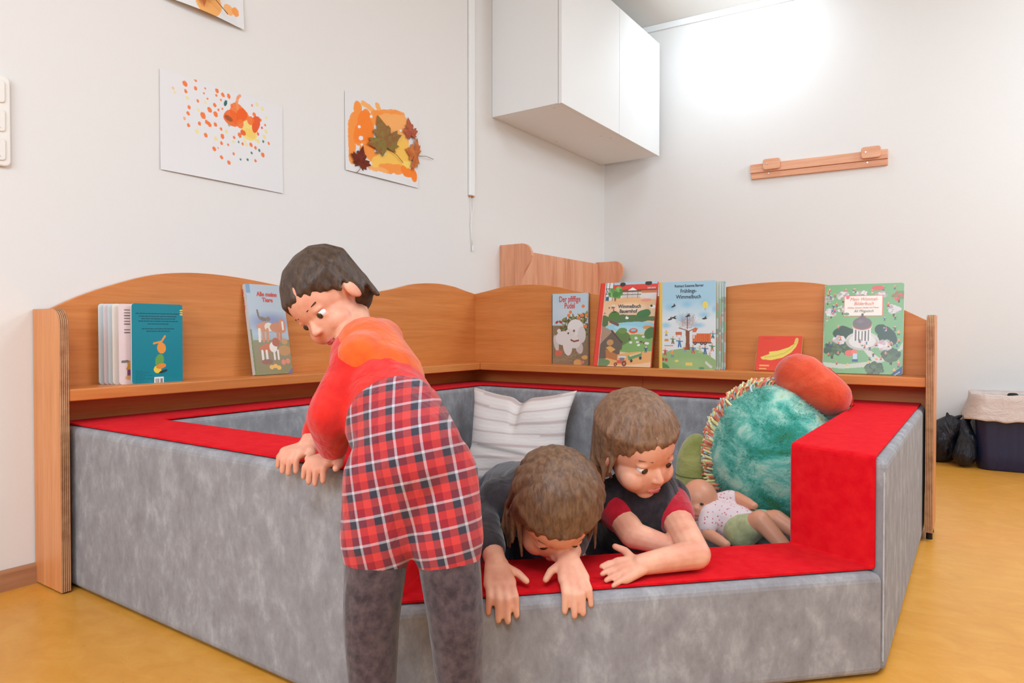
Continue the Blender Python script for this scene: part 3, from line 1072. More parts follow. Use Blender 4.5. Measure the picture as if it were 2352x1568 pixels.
red_print = newmat('red_lettering', rgb(214, 66, 48), 0.4)
dark_print = newmat('dark_lettering', rgb(44, 46, 70), 0.4)
black_print = newmat('black_lettering', rgb(52, 50, 52), 0.4)
white_print = newmat('white_lettering', rgb(240, 240, 240), 0.4)
orange_print = newmat('orange_lettering', rgb(232, 120, 84), 0.4)
grey_print = newmat('grey_lettering', rgb(140, 126, 90), 0.4)
cream_print = newmat('cream_lettering', rgb(240, 196, 140), 0.4)

# ---- teal board book
w, h = 0.144, 0.221
a = Art(w, h, 130, (0, 130, 146), 11)
a.ell(0.5, 0.3, 0.8, 0.5, (10, 140, 156), 0, 0.5, 0.9)
for k, (u0, u1) in enumerate(((0.08, 0.93), (0.14, 0.88), (0.19, 0.84), (0.13, 0.9), (0.31, 0.72))):
    a.dashes(u0, u1, 0.125 + 0.032 * k, 0.008, (16, 40, 56), k)
for k, (u0, u1) in enumerate(((0.2, 0.82), (0.28, 0.75))):
    a.dashes(u0, u1, 0.315 + 0.032 * k, 0.008, (16, 40, 56), 9 + k)
for k in range(3):
    a.line(0.955, 0.075 + 0.028 * k, 1.0, 0.077 + 0.028 * k, 0.01, (240, 214, 110))
for k, u1 in enumerate((0.2, 0.34, 0.24, 0.38, 0.25, 0.4, 0.2, 0.3)):
    a.dashes(0.07, u1, 0.845 + 0.02 * k, 0.005, (10, 70, 84), 20 + k)
# plain orange root with green top on a yellow ball
a.ell(0.49, 0.83, 0.075, 0.075, (240, 206, 70))
a.ell(0.53, 0.72, 0.085, 0.13, (104, 160, 80), -0.2)
a.ell(0.57, 0.56, 0.085, 0.11, (238, 150, 64), 0.15)
a.ell(0.56, 0.79, 0.1, 0.05, (232, 140, 60), 0.2)
a.ell(0.60, 0.86, 0.09, 0.025, (30, 50, 66), 0.3)
a.line(0.57, 0.48, 0.64, 0.41, 0.018, (238, 150, 64))
a.line(0.55, 0.48, 0.42, 0.50, 0.018, (238, 150, 64))
a.rect(0.42, 0.925, 0.61, 1.0, (236, 232, 226))
for k in range(9):
    a.rect(0.445 + 0.017 * k, 0.945, 0.445 + 0.017 * k + 0.006 + 0.004 * (k % 2), 1.0, (70, 66, 66))
pg = [newmat('page_pink', rgb(238, 216, 212), 0.6), newmat('page_cream', rgb(240, 230, 216), 0.6), newmat('page_bluish', rgb(216, 226, 226), 0.6), newmat('page_rose', rgb(236, 220, 220), 0.6)]
tb = book('teal board book with fanned pages standing at left end of shelf', w, h, 0.004, a, (0.108, -2.990, 0.505), R(90), 0.0, 0.008, pages=[(-0.026, 0.016, pg[0], 0.003), (-0.036, 0.028, pg[1], 0.003), (-0.042, 0.039, pg[2], 0.003), (-0.048, 0.050, pg[3], 0.003), (-0.056, 0.062, pg[2], 0.003)], bulk=False)
bm = prism_bm([(0.07, 0.002), (0.072, 0.0), (0.072, 0.066), (0.07, 0.066)], 'z', 0.001, h - 0.001)
link('spine', mesh_from(bm, 'spine', newmat('teal_board', rgb(0, 120, 138), 0.4)), tb)
# print on the first fanned page
a = Art(0.03, h - 0.012, 34, (238, 216, 212), 12)
for k in range(9):
    if k != 6:
        a.dashes(0.5, 1.0, 0.06 + 0.037 * k, 0.05, (110, 96, 100), k)
a.poly([(0.65, 0.72), (1.0, 0.72), (1.0, 0.84), (0.6, 0.84), (0.75, 0.78)], (208, 150, 52))
a.rect(0.72, 0.84, 1.0, 0.92, (126, 72, 110))
a.ell(0.85, 0.945, 0.4, 0.3, (224, 150, 80), 0, 0.8, 0.6)
a.line(0.3, 0.735, 0.75, 0.73, 0.12, (130, 120, 120))
me = a.mesh('page_print', [print_m])
pp = link('page_print', me, tb)
pp.location = (-0.083, 0.0156, 0.006)

# ---- animals book, tall narrow
w, h = 0.147, 0.303
a = Art(w, h, 120, (168, 176, 184), 13)
a.rect(0, 0, 1, 0.5, (172, 178, 184))
a.ell(0.55, 0.42, 0.7, 0.28, (122, 126, 160), 0, 0.9, 0.7)
a.rect(0, 0.62, 1, 1, (136, 128, 84))
a.ell(0.5, 0.78, 0.8, 0.5, (150, 122, 96), 0, 0.7, 0.8)
a.rect(0, 0.0, 0.12, 0.1, (110, 140, 170))
a.rect(0, 0.5, 0.05, 1.0, (118, 128, 66))
# cat on a horse, dogs and hens: plain little farm animals
a.line(0.24, 0.29, 0.26, 0.36, 0.022, (110, 86, 62))
a.ell(0.36, 0.385, 0.11, 0.045, (120, 94, 68), -0.25)
a.ell(0.50, 0.385, 0.06, 0.05, (132, 100, 70))
a.ell(0.38, 0.475, 0.2, 0.11, (204, 128, 84), 0.05)
a.ell(0.50, 0.475, 0.12, 0.1, (222, 204, 180))
a.ell(0.72, 0.48, 0.2, 0.12, (196, 120, 78))
a.ell(0.86, 0.46, 0.09, 0.17, (200, 124, 84), 0.1)
a.line(0.87, 0.42, 0.87, 0.5, 0.024, (232, 210, 196))
for u, c in ((0.24, (226, 212, 196)), (0.34, (204, 128, 84)), (0.45, (204, 128, 84)), (0.72, (196, 120, 78)), (0.8, (196, 120, 78))):
    a.line(u, 0.5, u - 0.02, 0.63, 0.032, c)
a.ell(0.4, 0.71, 0.2, 0.1, (196, 104, 66), 0.05)
a.ell(0.55, 0.70, 0.1, 0.12, (232, 214, 200))
a.ell(0.63, 0.645, 0.1, 0.1, (176, 88, 56))
a.ell(0.84, 0.74, 0.17, 0.12, (190, 134, 78))
a.ell(0.87, 0.64, 0.08, 0.07, (194, 140, 86))
for u in (0.25, 0.36, 0.56, 0.66):
    a.line(u, 0.74, u, 0.83, 0.028, (230, 212, 200))
a.ell(0.35, 0.86, 0.15, 0.06, (150, 96, 78))
for u, t in ((0.45, 0.92), (0.55, 0.91), (0.64, 0.93)):
    a.ell(u, t, 0.06, 0.05, (232, 178, 88))
for u, t in ((0.78, 0.87), (0.9, 0.86)):
    a.ell(u, t, 0.06, 0.06, (224, 130, 104))
a.poly([(0.86, 1.0), (1.0, 0.935), (1.0, 1.0)], (120, 96, 150))
al = book('tall animal picture book leaning on shelf left of the stooping child', w, h, 0.013, a, (0.088, -2.590, 0.507), R(90), R(10.5), 0.010, spine=newmat('worn_spine', rgb(214, 206, 196), 0.5), corners=(0, 1, 1, 0))
text('title', 'Alle meine', 0.021, (0.006, -0.0008, h * 0.870), red_print, al, bold=0.0006, sx=0.86)
text('title', 'Tiere', 0.021, (0.006, -0.0008, h * 0.806), red_print, al, bold=0.0006, sx=0.9)
st = text('spine_title', 'Alle meine Tiere', 0.010, (-w / 2 - 0.0012, 0.0095, h * 0.72), red_print, al, 'LEFT', 0.0002, rot=0)
st.rotation_euler = (R(90), 0, R(-90))
st.rotation_euler = Euler((0, R(-90), R(-90)), 'XYZ')

# ---- poodle book
w, h = 0.178, 0.308
a = Art(w, h, 110, (190, 208, 216), 14)
a.ell(0.4, 0.25, 0.6, 0.3, (206, 216, 220), 0, 0.8, 0.8)
a.rect(0, 0.45, 1, 1, (142, 120, 92))
a.ell(0.5, 0.95, 0.9, 0.3, (150, 120, 100), 0, 0.7, 0.7)
for k in range(170):
    u = a.rnd.uniform(0.25, 1.0)
    t = a.rnd.uniform(0.26 + 0.12 * (1 - u), 0.6)
    a.ell(u, t, 0.05, 0.018, a.rnd.choice([(96, 96, 54), (124, 120, 62), (86, 82, 56), (150, 142, 80)]), a.rnd.uniform(0, 3))
for k in range(60):
    a.line(a.rnd.random(), a.rnd.uniform(0.55, 0.95), a.rnd.random(), a.rnd.uniform(0.9, 1.0), 0.006, a.rnd.choice([(160, 136, 104), (120, 104, 76), (168, 150, 116)]), 0.5)
for u, t in ((0.52, 0.265), (0.47, 0.31), (0.83, 0.31), (0.96, 0.31), (0.75, 0.345), (0.87, 0.185), (0.93, 0.46)):
    a.ell(u, t, 0.045, 0.04, (234, 130, 72))
a.ell(0.14, 0.405, 0.05, 0.03, (176, 66, 48), 0.5)
a.ell(0.24, 0.40, 0.05, 0.03, (176, 66, 48), -0.5)
WH, W2_ = (226, 216, 210), (208, 194, 186)
a.ell(0.12, 0.70, 0.07, 0.2, W2_, 0.2)
a.ell(0.32, 0.63, 0.22, 0.17, WH, 0.1)
a.ell(0.2, 0.53, 0.055, 0.055, WH)
a.ell(0.44, 0.73, 0.13, 0.25, WH, 0.1)
a.ell(0.76, 0.75, 0.1, 0.17, W2_, 0.25)
a.ell(0.64, 0.68, 0.16, 0.16, WH)
a.ell(0.66, 0.48, 0.22, 0.2, (232, 224, 218))
a.ell(0.52, 0.555, 0.13, 0.09, (226, 214, 206), -0.3)
a.ell(0.83, 0.58, 0.11, 0.2, (218, 208, 202))
a.line(0.54, 0.655, 0.62, 0.675, 0.02, (150, 80, 66))
a.line(0.62, 0.675, 0.74, 0.66, 0.02, (150, 80, 66))
a.ell(0.46, 0.56, 0.026, 0.024, (80, 64, 58))
a.ell(0.62, 0.525, 0.03, 0.03, (120, 98, 86))
for u, t, r_, c in ((0.2, 0.84, 0.1, (222, 108, 84)), (0.9, 0.895, 0.08, (226, 176, 104)), (0.72, 0.97, 0.12, (226, 170, 100)), (0.85, 0.96, 0.06, (226, 128, 110))):
    a.ell(u, t, r_, r_ * 0.7, c, 0.1, 0.9, 0, 0.4)
pu = book('narrow poodle picture book standing upright right of the shelf corner', w, h, 0.014, a, (0.552, -1.432, 0.505), 0, 0.0, 0.001, spine=newmat('book_edge_brown', rgb(120, 96, 76), 0.6))
text('title', 'Der pfiffige', 0.035, (0.0, -0.0008, h * 0.882), red_print, pu, bold=0.0004, sx=0.68)
text('title', 'Pudel', 0.035, (0.0, -0.0008, h * 0.789), red_print, pu, bold=0.0004, sx=0.68)

# ---- farm book
w, h = 0.252, 0.351
a = Art(w, h, 190, (228, 190, 150), 15)
a.rect(0, 0, 1, 0.06, (176, 206, 220))
a.rect(0.1, 0.03, 1.0, 0.09, (226, 70, 54))
a.rect(0.1, 0.09, 1.0, 0.12, (124, 78, 54))
a.rect(0.1, 0.12, 1.0, 0.19, (232, 226, 220))
for k in range(18):
    u = 0.42 + 0.02 * k
    a.line(u, 0.12, u, 0.19, 0.003, (110, 74, 54))
a.line(0.1, 0.15, 0.8, 0.15, 0.003, (110, 74, 54))
a.poly([(0.5, 0.10), (0.58, 0.065), (0.66, 0.10)], (240, 236, 230))
a.rect(0.1, 0.0, 0.24, 0.22, (226, 224, 220))
for u in (0.11, 0.165, 0.235):
    a.line(u, 0.0, u, 0.22, 0.005, (96, 66, 60))
for t in (0.07, 0.14):
    a.line(0.1, t, 0.24, t, 0.005, (96, 66, 60))
a.line(0.11, 0.14, 0.16, 0.07, 0.004, (96, 66, 60))
a.line(0.11, 0.07, 0.16, 0.14, 0.004, (96, 66, 60))
a.rect(0.12, 0.17, 0.17, 0.22, (40, 96, 120))
a.ell(0.4, 0.025, 0.05, 0.035, (50, 60, 52))
a.ell(0.85, 0.02, 0.06, 0.035, (50, 60, 52))
for k in range(7):
    a.rect(0.84 + 0.02 * k, 0.065, 0.85 + 0.02 * k, 0.085, (200, 220, 230))
a.rect(0.74, 0.13, 1.0, 0.21, (220, 212, 206))
a.rect(0.74, 0.105, 1.0, 0.135, (206, 122, 82))
a.tree(0.29, 0.125, 0.13, [(96, 150, 74), (112, 166, 86), (80, 130, 66), (134, 184, 96)], n=40)
a.ell(0.55, 0.24, 0.5, 0.1, (238, 170, 110), 0, 0.6, 0.5)
for k in range(9):
    a.ell(a.rnd.uniform(0.12, 0.34), a.rnd.uniform(0.26, 0.4), 0.014, 0.012, a.rnd.choice([(200, 70, 50), (150, 60, 44), (230, 226, 220)]))
a.ell(0.83, 0.22, 0.09, 0.025, (230, 150, 130))
a.ell(0.95, 0.30, 0.05, 0.03, (236, 232, 228))
a.ell(0.93, 0.29, 0.02, 0.02, (60, 54, 54))
a.ell(0.56, 0.31, 0.34, 0.11, (244, 214, 184), 0, 0.9, 0.6)
a.ell(0.55, 0.44, 0.5, 0.07, (90, 116, 70), 0, 1, 0, 0.6)
a.ell(0.8, 0.385, 0.12, 0.08, (70, 120, 70), 0, 1, 0, 0.5)
a.ell(0.29, 0.40, 0.1, 0.085, (86, 122, 60), 0, 1, 0, 0.4)
a.ell(0.12, 0.5, 0.1, 0.1, (92, 110, 66), 0, 1, 0, 0.6)
a.ell(0.6, 0.53, 0.45, 0.075, (150, 200, 214), 0.04)
a.ell(0.62, 0.56, 0.3, 0.05, (168, 208, 216), -0.1)
a.line(0.24, 0.47, 0.38, 0.51, 0.022, (122, 82, 76))
a.ell(0.53, 0.43, 0.03, 0.018, (240, 238, 234))
a.line(0.52, 0.41, 0.51, 0.43, 0.008, (240, 238, 234))
a.ell(0.9, 0.54, 0.09, 0.03, (214, 150, 84))
a.ell(0.7, 0.73, 0.5, 0.15, (126, 164, 92))
a.ell(0.95, 0.6, 0.1, 0.09, (80, 120, 66), 0, 1, 0, 0.5)
a.ell(0.46, 0.66, 0.13, 0.12, (98, 124, 66), 0, 1, 0, 0.5)
a.ell(0.47, 0.58, 0.08, 0.05, (110, 140, 72))
a.rect(0.45, 0.7, 0.49, 0.8, (110, 92, 64))
a.ell(0.66, 0.58, 0.075, 0.042, (216, 82, 58))
a.ell(0.66, 0.573, 0.045, 0.02, (140, 190, 190))
for k in range(11):
    a.ell(a.rnd.uniform(0.6, 0.92), a.rnd.uniform(0.64, 0.76), 0.026, 0.018, a.rnd.choice([(226, 222, 214), (230, 226, 220), (110, 84, 70), (222, 214, 206)]))
a.poly([(0.04, 0.92), (0.10, 0.70), (0.28, 0.58), (0.47, 0.72), (0.45, 0.9), (0.3, 0.94)], (106, 88, 74))
a.poly([(0.0, 0.56), (0.1, 0.52), (0.3, 0.585), (0.08, 0.75), (0.0, 0.72)], (168, 136, 112))
a.line(0.28, 0.58, 0.48, 0.72, 0.014, (84, 68, 60))
a.ell(0.27, 0.72, 0.06, 0.05, (196, 140, 92))
a.ell(0.7, 0.9, 0.55, 0.1, (226, 164, 100), 0.12)
a.poly([(0.2, 0.8), (0.42, 0.86), (0.42, 0.93), (0.22, 0.9)], (184, 112, 62))
a.poly([(0.2, 0.78), (0.28, 0.76), (0.38, 0.8), (0.3, 0.84)], (220, 160, 84))
a.ell(0.12, 0.95, 0.16, 0.07, (110, 134, 90), 0, 1, 0, 0.6)
a.poly([(0.6, 0.87), (0.84, 0.82), (0.84, 0.87), (0.62, 0.925)], (98, 148, 96))
a.poly([(0.62, 0.865), (0.82, 0.825), (0.83, 0.838), (0.64, 0.885)], (222, 192, 140))
for u, t in ((0.67, 0.93), (0.82, 0.895)):
    a.ell(u, t, 0.024, 0.026, (70, 56, 50))
a.rect(0.42, 0.925, 0.58, 0.965, (214, 86, 66))
a.poly([(0.44, 0.88), (0.56, 0.875), (0.58, 0.895), (0.43, 0.9)], (206, 214, 220))
a.rect(0.47, 0.895, 0.55, 0.93, (120, 120, 120))
for u, t, r_ in ((0.55, 0.965, 0.04), (0.40, 0.975, 0.03)):
    a.ell(u, t, r_, r_, (70, 50, 46))
    a.ell(u, t, r_ * 0.55, r_ * 0.55, (210, 110, 80))
a.man(0.9, 0.79, 0.055, (60, 84, 130), (60, 84, 130))
a.rect(0.0, 0.0, 0.085, 1.0, (226, 64, 44))
a.rect(0.085, 0.0, 0.092, 1.0, (240, 220, 200))
fa = book('farm picture book with red spine leaning beside the poodle book', w, h, 0.012, a, (0.826, -1.5, 0.507), 0, R(12), 0.003, spine=newmat('red_board', rgb(226, 70, 50), 0.4))
text('title', 'Wimmelbuch', 0.0215, (0.014, -0.0008, h * 0.690), dark_print, fa, bold=0.0004, sx=0.86)
text('title', 'Bauernhof', 0.0215, (0.010, -0.0008, h * 0.633), dark_print, fa, bold=0.0004, sx=0.86)
text('subtitle', 'Das', 0.010, (-0.058, -0.0008, h * 0.692), dark_print, fa)
text('subtitle', 'vom', 0.010, (-0.054, -0.0008, h * 0.638), dark_print, fa)

# ---- spring book with fanned pages
w, h = 0.222, 0.334
a = Art(w, h, 190, (226, 228, 226), 16)
a.rect(0, 0, 1, 0.3, (170, 206, 222))
for k in range(20):
    a.rect(0, 0.2 + 0.012 * k, 1, 0.2 + 0.012 * (k + 1), tuple(np.array((170, 206, 222)) * (1 - k / 20) + np.array((228, 230, 228)) * (k / 20)))
for u, t, rx, ry in ((0.2, 0.29, 0.13, 0.09), (0.5, 0.26, 0.13, 0.08), (0.82, 0.25, 0.12, 0.08), (0.8, 0.385, 0.13, 0.07), (0.12, 0.50, 0.12, 0.07), (0.98, 0.32, 0.06, 0.08), (0.45, 0.42, 0.2, 0.1), (0.7, 0.5, 0.15, 0.06)):
    a.ell(u, t, rx, ry, (146, 196, 220), 0, 0.8, 0.8)
a.poly([(0.05, 0.83), (0.2, 0.79), (0.42, 0.765), (0.62, 0.765), (0.82, 0.81), (1.0, 0.89), (1.0, 1.0), (0.05, 1.0)], (150, 182, 122))
a.ell(0.55, 0.93, 0.4, 0.12, (160, 190, 130), 0, 0.8, 0.6)
a.poly([(0.06, 0.93), (0.16, 0.96), (0.2, 1.0), (0.06, 1.0)], (84, 140, 84))
rb = random.Random(5)
for k in range(130):
    an = rb.uniform(0.1, PI - 0.1)
    ln = rb.uniform(0.1, 0.3)
    u0, t0 = 0.51 + rb.uniform(-0.12, 0.12), 0.5 + rb.uniform(-0.06, 0.04)
    a.line(u0, t0, u0 + ln * 0.5 * math.cos(an), t0 - ln * 0.45 * math.sin(an), 0.0022, (176, 150, 146), 0.6)
for q in (((0.51, 0.56), (0.36, 0.53)), ((0.53, 0.57), (0.66, 0.53)), ((0.51, 0.54), (0.51, 0.38))):
    a.line(*q[0], *q[1], 0.008, (150, 90, 66))
a.poly([(0.475, 0.56), (0.55, 0.56), (0.545, 0.68), (0.56, 0.78), (0.475, 0.78), (0.485, 0.66)], (142, 84, 58))
a.ell(0.82, 0.27, 0.05, 0.06, (238, 214, 104))
a.line(0.82, 0.31, 0.82, 0.33, 0.01, (200, 180, 110))
for u, t, r_ in ((0.26, 0.28, 0.4), (0.2, 0.43, 0.3), (0.27, 0.415, -0.3), (0.52, 0.395, 0.2), (0.81, 0.425, 0.1)):
    a.ell(u, t, 0.045, 0.014, (64, 52, 50), r_)
    a.ell(u + 0.01, t - 0.012, 0.03, 0.01, (64, 52, 50), r_ + 0.9)
a.poly([(0.6, 0.54), (0.7, 0.53), (0.66, 0.58), (0.6, 0.58)], (222, 110, 66))
OG = (226, 112, 58)
a.rect(0.67, 0.595, 0.92, 0.695, OG)
for k in range(6):
    a.line(0.69 + 0.035 * k, 0.60, 0.69 + 0.035 * k, 0.69, 0.003, (190, 84, 44))
a.rect(0.6, 0.61, 0.67, 0.70, OG)
a.rect(0.61, 0.615, 0.64, 0.65, (200, 220, 220))
a.rect(0.6, 0.69, 0.93, 0.705, (120, 100, 90))
for u in (0.645, 0.76, 0.82):
    a.ell(u, 0.705, 0.028, 0.028, (64, 56, 54))
    a.ell(u, 0.705, 0.014, 0.014, OG)
a.rect(0.3, 0.575, 0.41, 0.61, (206, 110, 70))
a.line(0.32, 0.6, 0.32, 0.63, 0.006, (206, 110, 70))
a.line(0.4, 0.6, 0.4, 0.63, 0.006, (206, 110, 70))
for u, t, s, c1, c2 in ((0.13, 0.585, 0.06, (240, 196, 84), (90, 120, 160)), (0.25, 0.665, 0.075, (88, 140, 90), (150, 80, 60)), (0.37, 0.69, 0.095, (80, 130, 170), (70, 116, 160)), (0.95, 0.60, 0.075, (110, 160, 170), (70, 70, 80)), (0.47, 0.765, 0.065, (206, 80, 60), (110, 160, 190)), (0.61, 0.765, 0.085, (90, 120, 160), (214, 90, 80)), (0.73, 0.765, 0.075, (196, 196, 150), (196, 196, 150)), (0.82, 0.77, 0.085, (80, 110, 150), (70, 96, 140)), (0.94, 0.74, 0.08, (84, 150, 100), (220, 120, 80)), (0.11, 0.80, 0.07, (196, 80, 66), (190, 70, 60)), (0.24, 0.82, 0.075, (232, 160, 80), (90, 150, 180)), (0.9, 0.82, 0.05, (220, 180, 160), (200, 150, 130))):
    a.man(u, t, s, c1, c2)
a.rect(0.1, 0.655, 0.17, 0.685, (226, 150, 70))
a.line(0.1, 0.735, 0.25, 0.735, 0.008, (222, 120, 84))
for u, t in ((0.07, 0.895), (0.13, 0.9)):
    a.ell(u, t, 0.028, 0.028, (190, 80, 70))
a.ell(0.32, 0.91, 0.035, 0.02, (236, 210, 110))
a.rect(0.48, 0.925, 0.6, 0.96, (232, 204, 104))
a.poly([(0.83, 0.9), (0.95, 0.965), (0.92, 0.985), (0.82, 0.93)], (214, 212, 208))
a.ell(0.76, 0.985, 0.05, 0.02, (90, 150, 110))
a.rect(0, 0, 0.055, 1, (236, 190, 84))
yb = newmat('yellow_board', rgb(236, 190, 84), 0.45)
pgs = []


def edge_art(seed, base):
    q = Art(0.0075, h - 0.02, 6, base, seed)
    t = 0.16
    while t < 1:
        dt = q.rnd.uniform(0.02, 0.13)
        q.rect(0, t, 1, t + dt, q.rnd.choice([base, (140, 176, 120), (190, 200, 190), (170, 186, 160), (206, 140, 110), (150, 130, 110), (150, 170, 130)]), 0.65)
        t += dt
    return q


spr_pages = [(0.007, 0.012, newmat('page_sky', rgb(196, 214, 216), 0.5), 0.003), (0.014, 0.022, newmat('page_green', rgb(196, 206, 180), 0.5), 0.003), (0.020, 0.032, newmat('page_grey', rgb(196, 196, 190), 0.5), 0.003), (0.026, 0.042, newmat('page_blue', rgb(150, 190, 206), 0.5), 0.003)]
sp = book('spring picture book with pale blue cover and orange lorry', w, h, 0.008, a, (1.094, -1.486, 0.505), 0, 0.0, 0.006, spine=yb, pages=spr_pages, corners=(0, 1, 1, 0), bulk=False)
for k, (dx, dy, m_, pt) in enumerate(spr_pages):
    q = edge_art(30 + k, (200, 212, 206))
    eo = link('page_print', q.mesh('page_print', [print_m]), sp)
    eo.location = (w / 2 + dx - 0.005, dy - 0.0004, 0.01)
bm = prism_bm([(-w / 2 - 0.001, 0.0), (-w / 2 + 0.001, 0.0), (-w / 2 + 0.001, 0.045), (-w / 2 - 0.001, 0.045)], 'z', 0.001, h - 0.001)
link('spine', mesh_from(bm, 'spine', yb), sp)
text('author', 'Rotraut Susanne Berner', 0.0145, (0.008, -0.0008, h * 0.937), black_print, sp, bold=0.0002, sx=0.80)
text('title', 'Fr\u00fchlings-', 0.0205, (0.006, -0.0008, h * 0.872), black_print, sp, bold=0.0002, sx=0.80)
text('title', 'Wimmelbuch', 0.0205, (0.006, -0.0008, h * 0.806), black_print, sp, bold=0.0002, sx=0.88)

# ---- banana book
w, h = 0.153, 0.133
a = Art(w, h, 110, (226, 70, 54), 17)
a.dashes(0.12, 0.4, 0.07, 0.008, (190, 60, 46))
BY, BG_ = (232, 204, 98), (206, 186, 84)
P = [(0.92, 0.1), (0.88, 0.3), (0.78, 0.47), (0.6, 0.62), (0.35, 0.7), (0.14, 0.68), (0.1, 0.62), (0.3, 0.52), (0.28, 0.46), (0.5, 0.42), (0.72, 0.32), (0.83, 0.22), (0.84, 0.1)]
a.poly(P, BY)
for p, q in zip(((0.2, 0.62), (0.42, 0.58), (0.62, 0.5), (0.78, 0.36)), ((0.42, 0.58), (0.62, 0.5), (0.78, 0.36), (0.86, 0.2))):
    a.line(*p, *q, 0.012, BG_)
a.line(0.88, 0.08, 0.88, 0.2, 0.03, (214, 190, 96))
a.rect(0.1, 0.83, 0.32, 0.875, (236, 170, 100))
a.rect(0.1, 0.93, 0.26, 0.965, (236, 170, 100))
bn = book('small red board book with yellow bananas on its cover', w, h, 0.012, a, (1.420, -1.473, 0.508), 0, R(21.5), 0.006, spine=newmat('gold_edge', rgb(222, 170, 90), 0.5))

# ---- park book
w, h = 0.240, 0.306
a = Art(w, h, 190, (126, 172, 116), 18)
a.ell(0.4, 0.45, 0.5, 0.3, (134, 180, 122), 0, 0.8, 0.8)
a.poly([(0.0, 0.88), (0.3, 0.9), (0.62, 0.86), (0.95, 0.72), (1.0, 0.64), (1.0, 0.72), (0.8, 0.85), (0.6, 0.92), (0.25, 0.95), (0.0, 0.93)], (196, 200, 180))
a.poly([(0.48, 0.7), (0.58, 0.72), (0.74, 0.84), (0.66, 0.88)], (206, 206, 190))
WT = [(214, 204, 200), (226, 218, 212), (196, 182, 180), (176, 168, 160)]
for u, t, s in ((0.04, 0.16, 0.075), (0.24, 0.13, 0.085), (0.48, 0.12, 0.08), (0.72, 0.13, 0.08), (0.09, 0.31, 0.085), (0.24, 0.28, 0.07), (0.88, 0.29, 0.09)):
    a.tree(u, t, s, WT + [(140, 160, 120)], n=34)
a.tree(0.94, 0.14, 0.09, [(216, 96, 88), (200, 80, 74), (120, 140, 90)], n=34)
for u, t, rx, ry in ((0.28, 0.55, 0.13, 0.11), (0.8, 0.58, 0.13, 0.12), (0.72, 0.52, 0.08, 0.08)):
    a.ell(u, t, rx, ry, (58, 78, 52), 0, 1, 0, 0.5)
for u, t, s in ((0.12, 0.73, 0.13), (0.29, 0.71, 0.1), (0.86, 0.79, 0.12), (0.66, 0.94, 0.12)):
    a.tree(u, t, s, [(76, 96, 60), (88, 108, 66), (64, 84, 54), (100, 116, 76)], n=40)
for u, t, s in ((0.2, 0.63, 0.085), (0.78, 0.68, 0.1)):
    a.tree(u, t, s, WT + [(206, 160, 170)], (90, 110, 80), n=40)
# plain round pavilion with a grey roof
a.ell(0.5, 0.635, 0.21, 0.13, (206, 202, 192))
a.ell(0.5, 0.655, 0.2, 0.11, (190, 186, 176))
a.ell(0.5, 0.64, 0.17, 0.1, (220, 216, 206))
a.rect(0.385, 0.5, 0.605, 0.635, (120, 112, 104))
for k in range(6):
    a.rect(0.385 + 0.04 * k, 0.5, 0.407 + 0.04 * k, 0.64, (228, 224, 216))
a.ell(0.495, 0.47, 0.125, 0.075, (222, 214, 204))
a.ell(0.495, 0.465, 0.122, 0.065, (190, 110, 84))
a.ell(0.495, 0.44, 0.12, 0.085, (122, 108, 106))
a.poly([(0.42, 0.4), (0.495, 0.335), (0.57, 0.4)], (122, 108, 106))
a.ell(0.47, 0.42, 0.06, 0.04, (140, 126, 124), 0, 0.7, 0.7)
a.ell(0.495, 0.34, 0.018, 0.022, (110, 96, 94))
rp_ = random.Random(12)
for k in range(84):
    u, t = rp_.uniform(0.03, 0.97), rp_.uniform(0.04, 0.97)
    if 0.27 < u < 0.75 and 0.11 < t < 0.62:
        continue
    a.man(u, t, rp_.uniform(0.03, 0.042), rp_.choice([(220, 84, 56), (226, 120, 60), (60, 84, 130), (70, 130, 160), (230, 180, 80), (90, 60, 50), (214, 96, 120)]), rp_.choice([(60, 60, 90), (90, 60, 50), (60, 84, 120), (220, 200, 190)]))
a.ell(0.68, 0.05, 0.08, 0.035, (214, 100, 90))
a.ell(0.34, 0.775, 0.055, 0.045, (226, 104, 84))
a.ell(0.4, 0.76, 0.04, 0.035, (230, 120, 96))
a.rect(0.38, 0.84, 0.45, 0.87, (70, 96, 140))
a.rect(0.39, 0.78, 0.44, 0.84, (190, 210, 220))
a.rect(0.255, 0.127, 0.747, 0.362, (226, 110, 76))
a.rect(0.263, 0.135, 0.739, 0.354, (240, 230, 216))
a.ell(0.3, 0.145, 0.025, 0.03, (232, 120, 130))
a.ell(0.29, 0.335, 0.035, 0.02, (110, 150, 120))
a.ell(0.495, 0.352, 0.018, 0.03, (110, 96, 94))
a.poly([(0.86, 1.0), (1.0, 0.9), (1.0, 1.0)], (36, 70, 120))
pk = book('large green park picture book at right end of shelf', w, h, 0.012, a, (1.690, -1.470, 0.507), 0, R(8.5), 0.008)
for s_, z, sz in (('Mein Wimmel-', 0.812, 0.0165), ('Bilderbuch', 0.763, 0.0165)):
    text('title', s_, sz, (0.002, -0.0008, h * z), orange_print, pk, bold=-0.0001, sx=0.85, shear=0.25)
text('subtitle', 'Fr\u00fchling, Sommer, Herbst und Winter', 0.0072, (0.0, -0.0008, h * 0.727), orange_print, pk, sx=0.85, shear=0.2)
text('author', 'Ali Mitgutsch', 0.0125, (0.002, -0.0008, h * 0.684), grey_print, pk, sx=0.9, shear=0.3)
tt = text('publisher_mark', 'Ravensburger', 0.0075, (w / 2 - 0.0155, -0.0008, 0.0015), white_print, pk, 'CENTER', 0.0001, sx=0.62, rot=R(41))

# ================================================================== bin, liner and bags by the back wall
bin_ = thing('waste_bin', 'dark blue plastic bin with a pale liner against the right wall', 'bin', (2.195, -0.005, 0.0), ROT)
navy = newmat('navy_plastic', rgb(34, 38, 68), 0.4, 0.4)


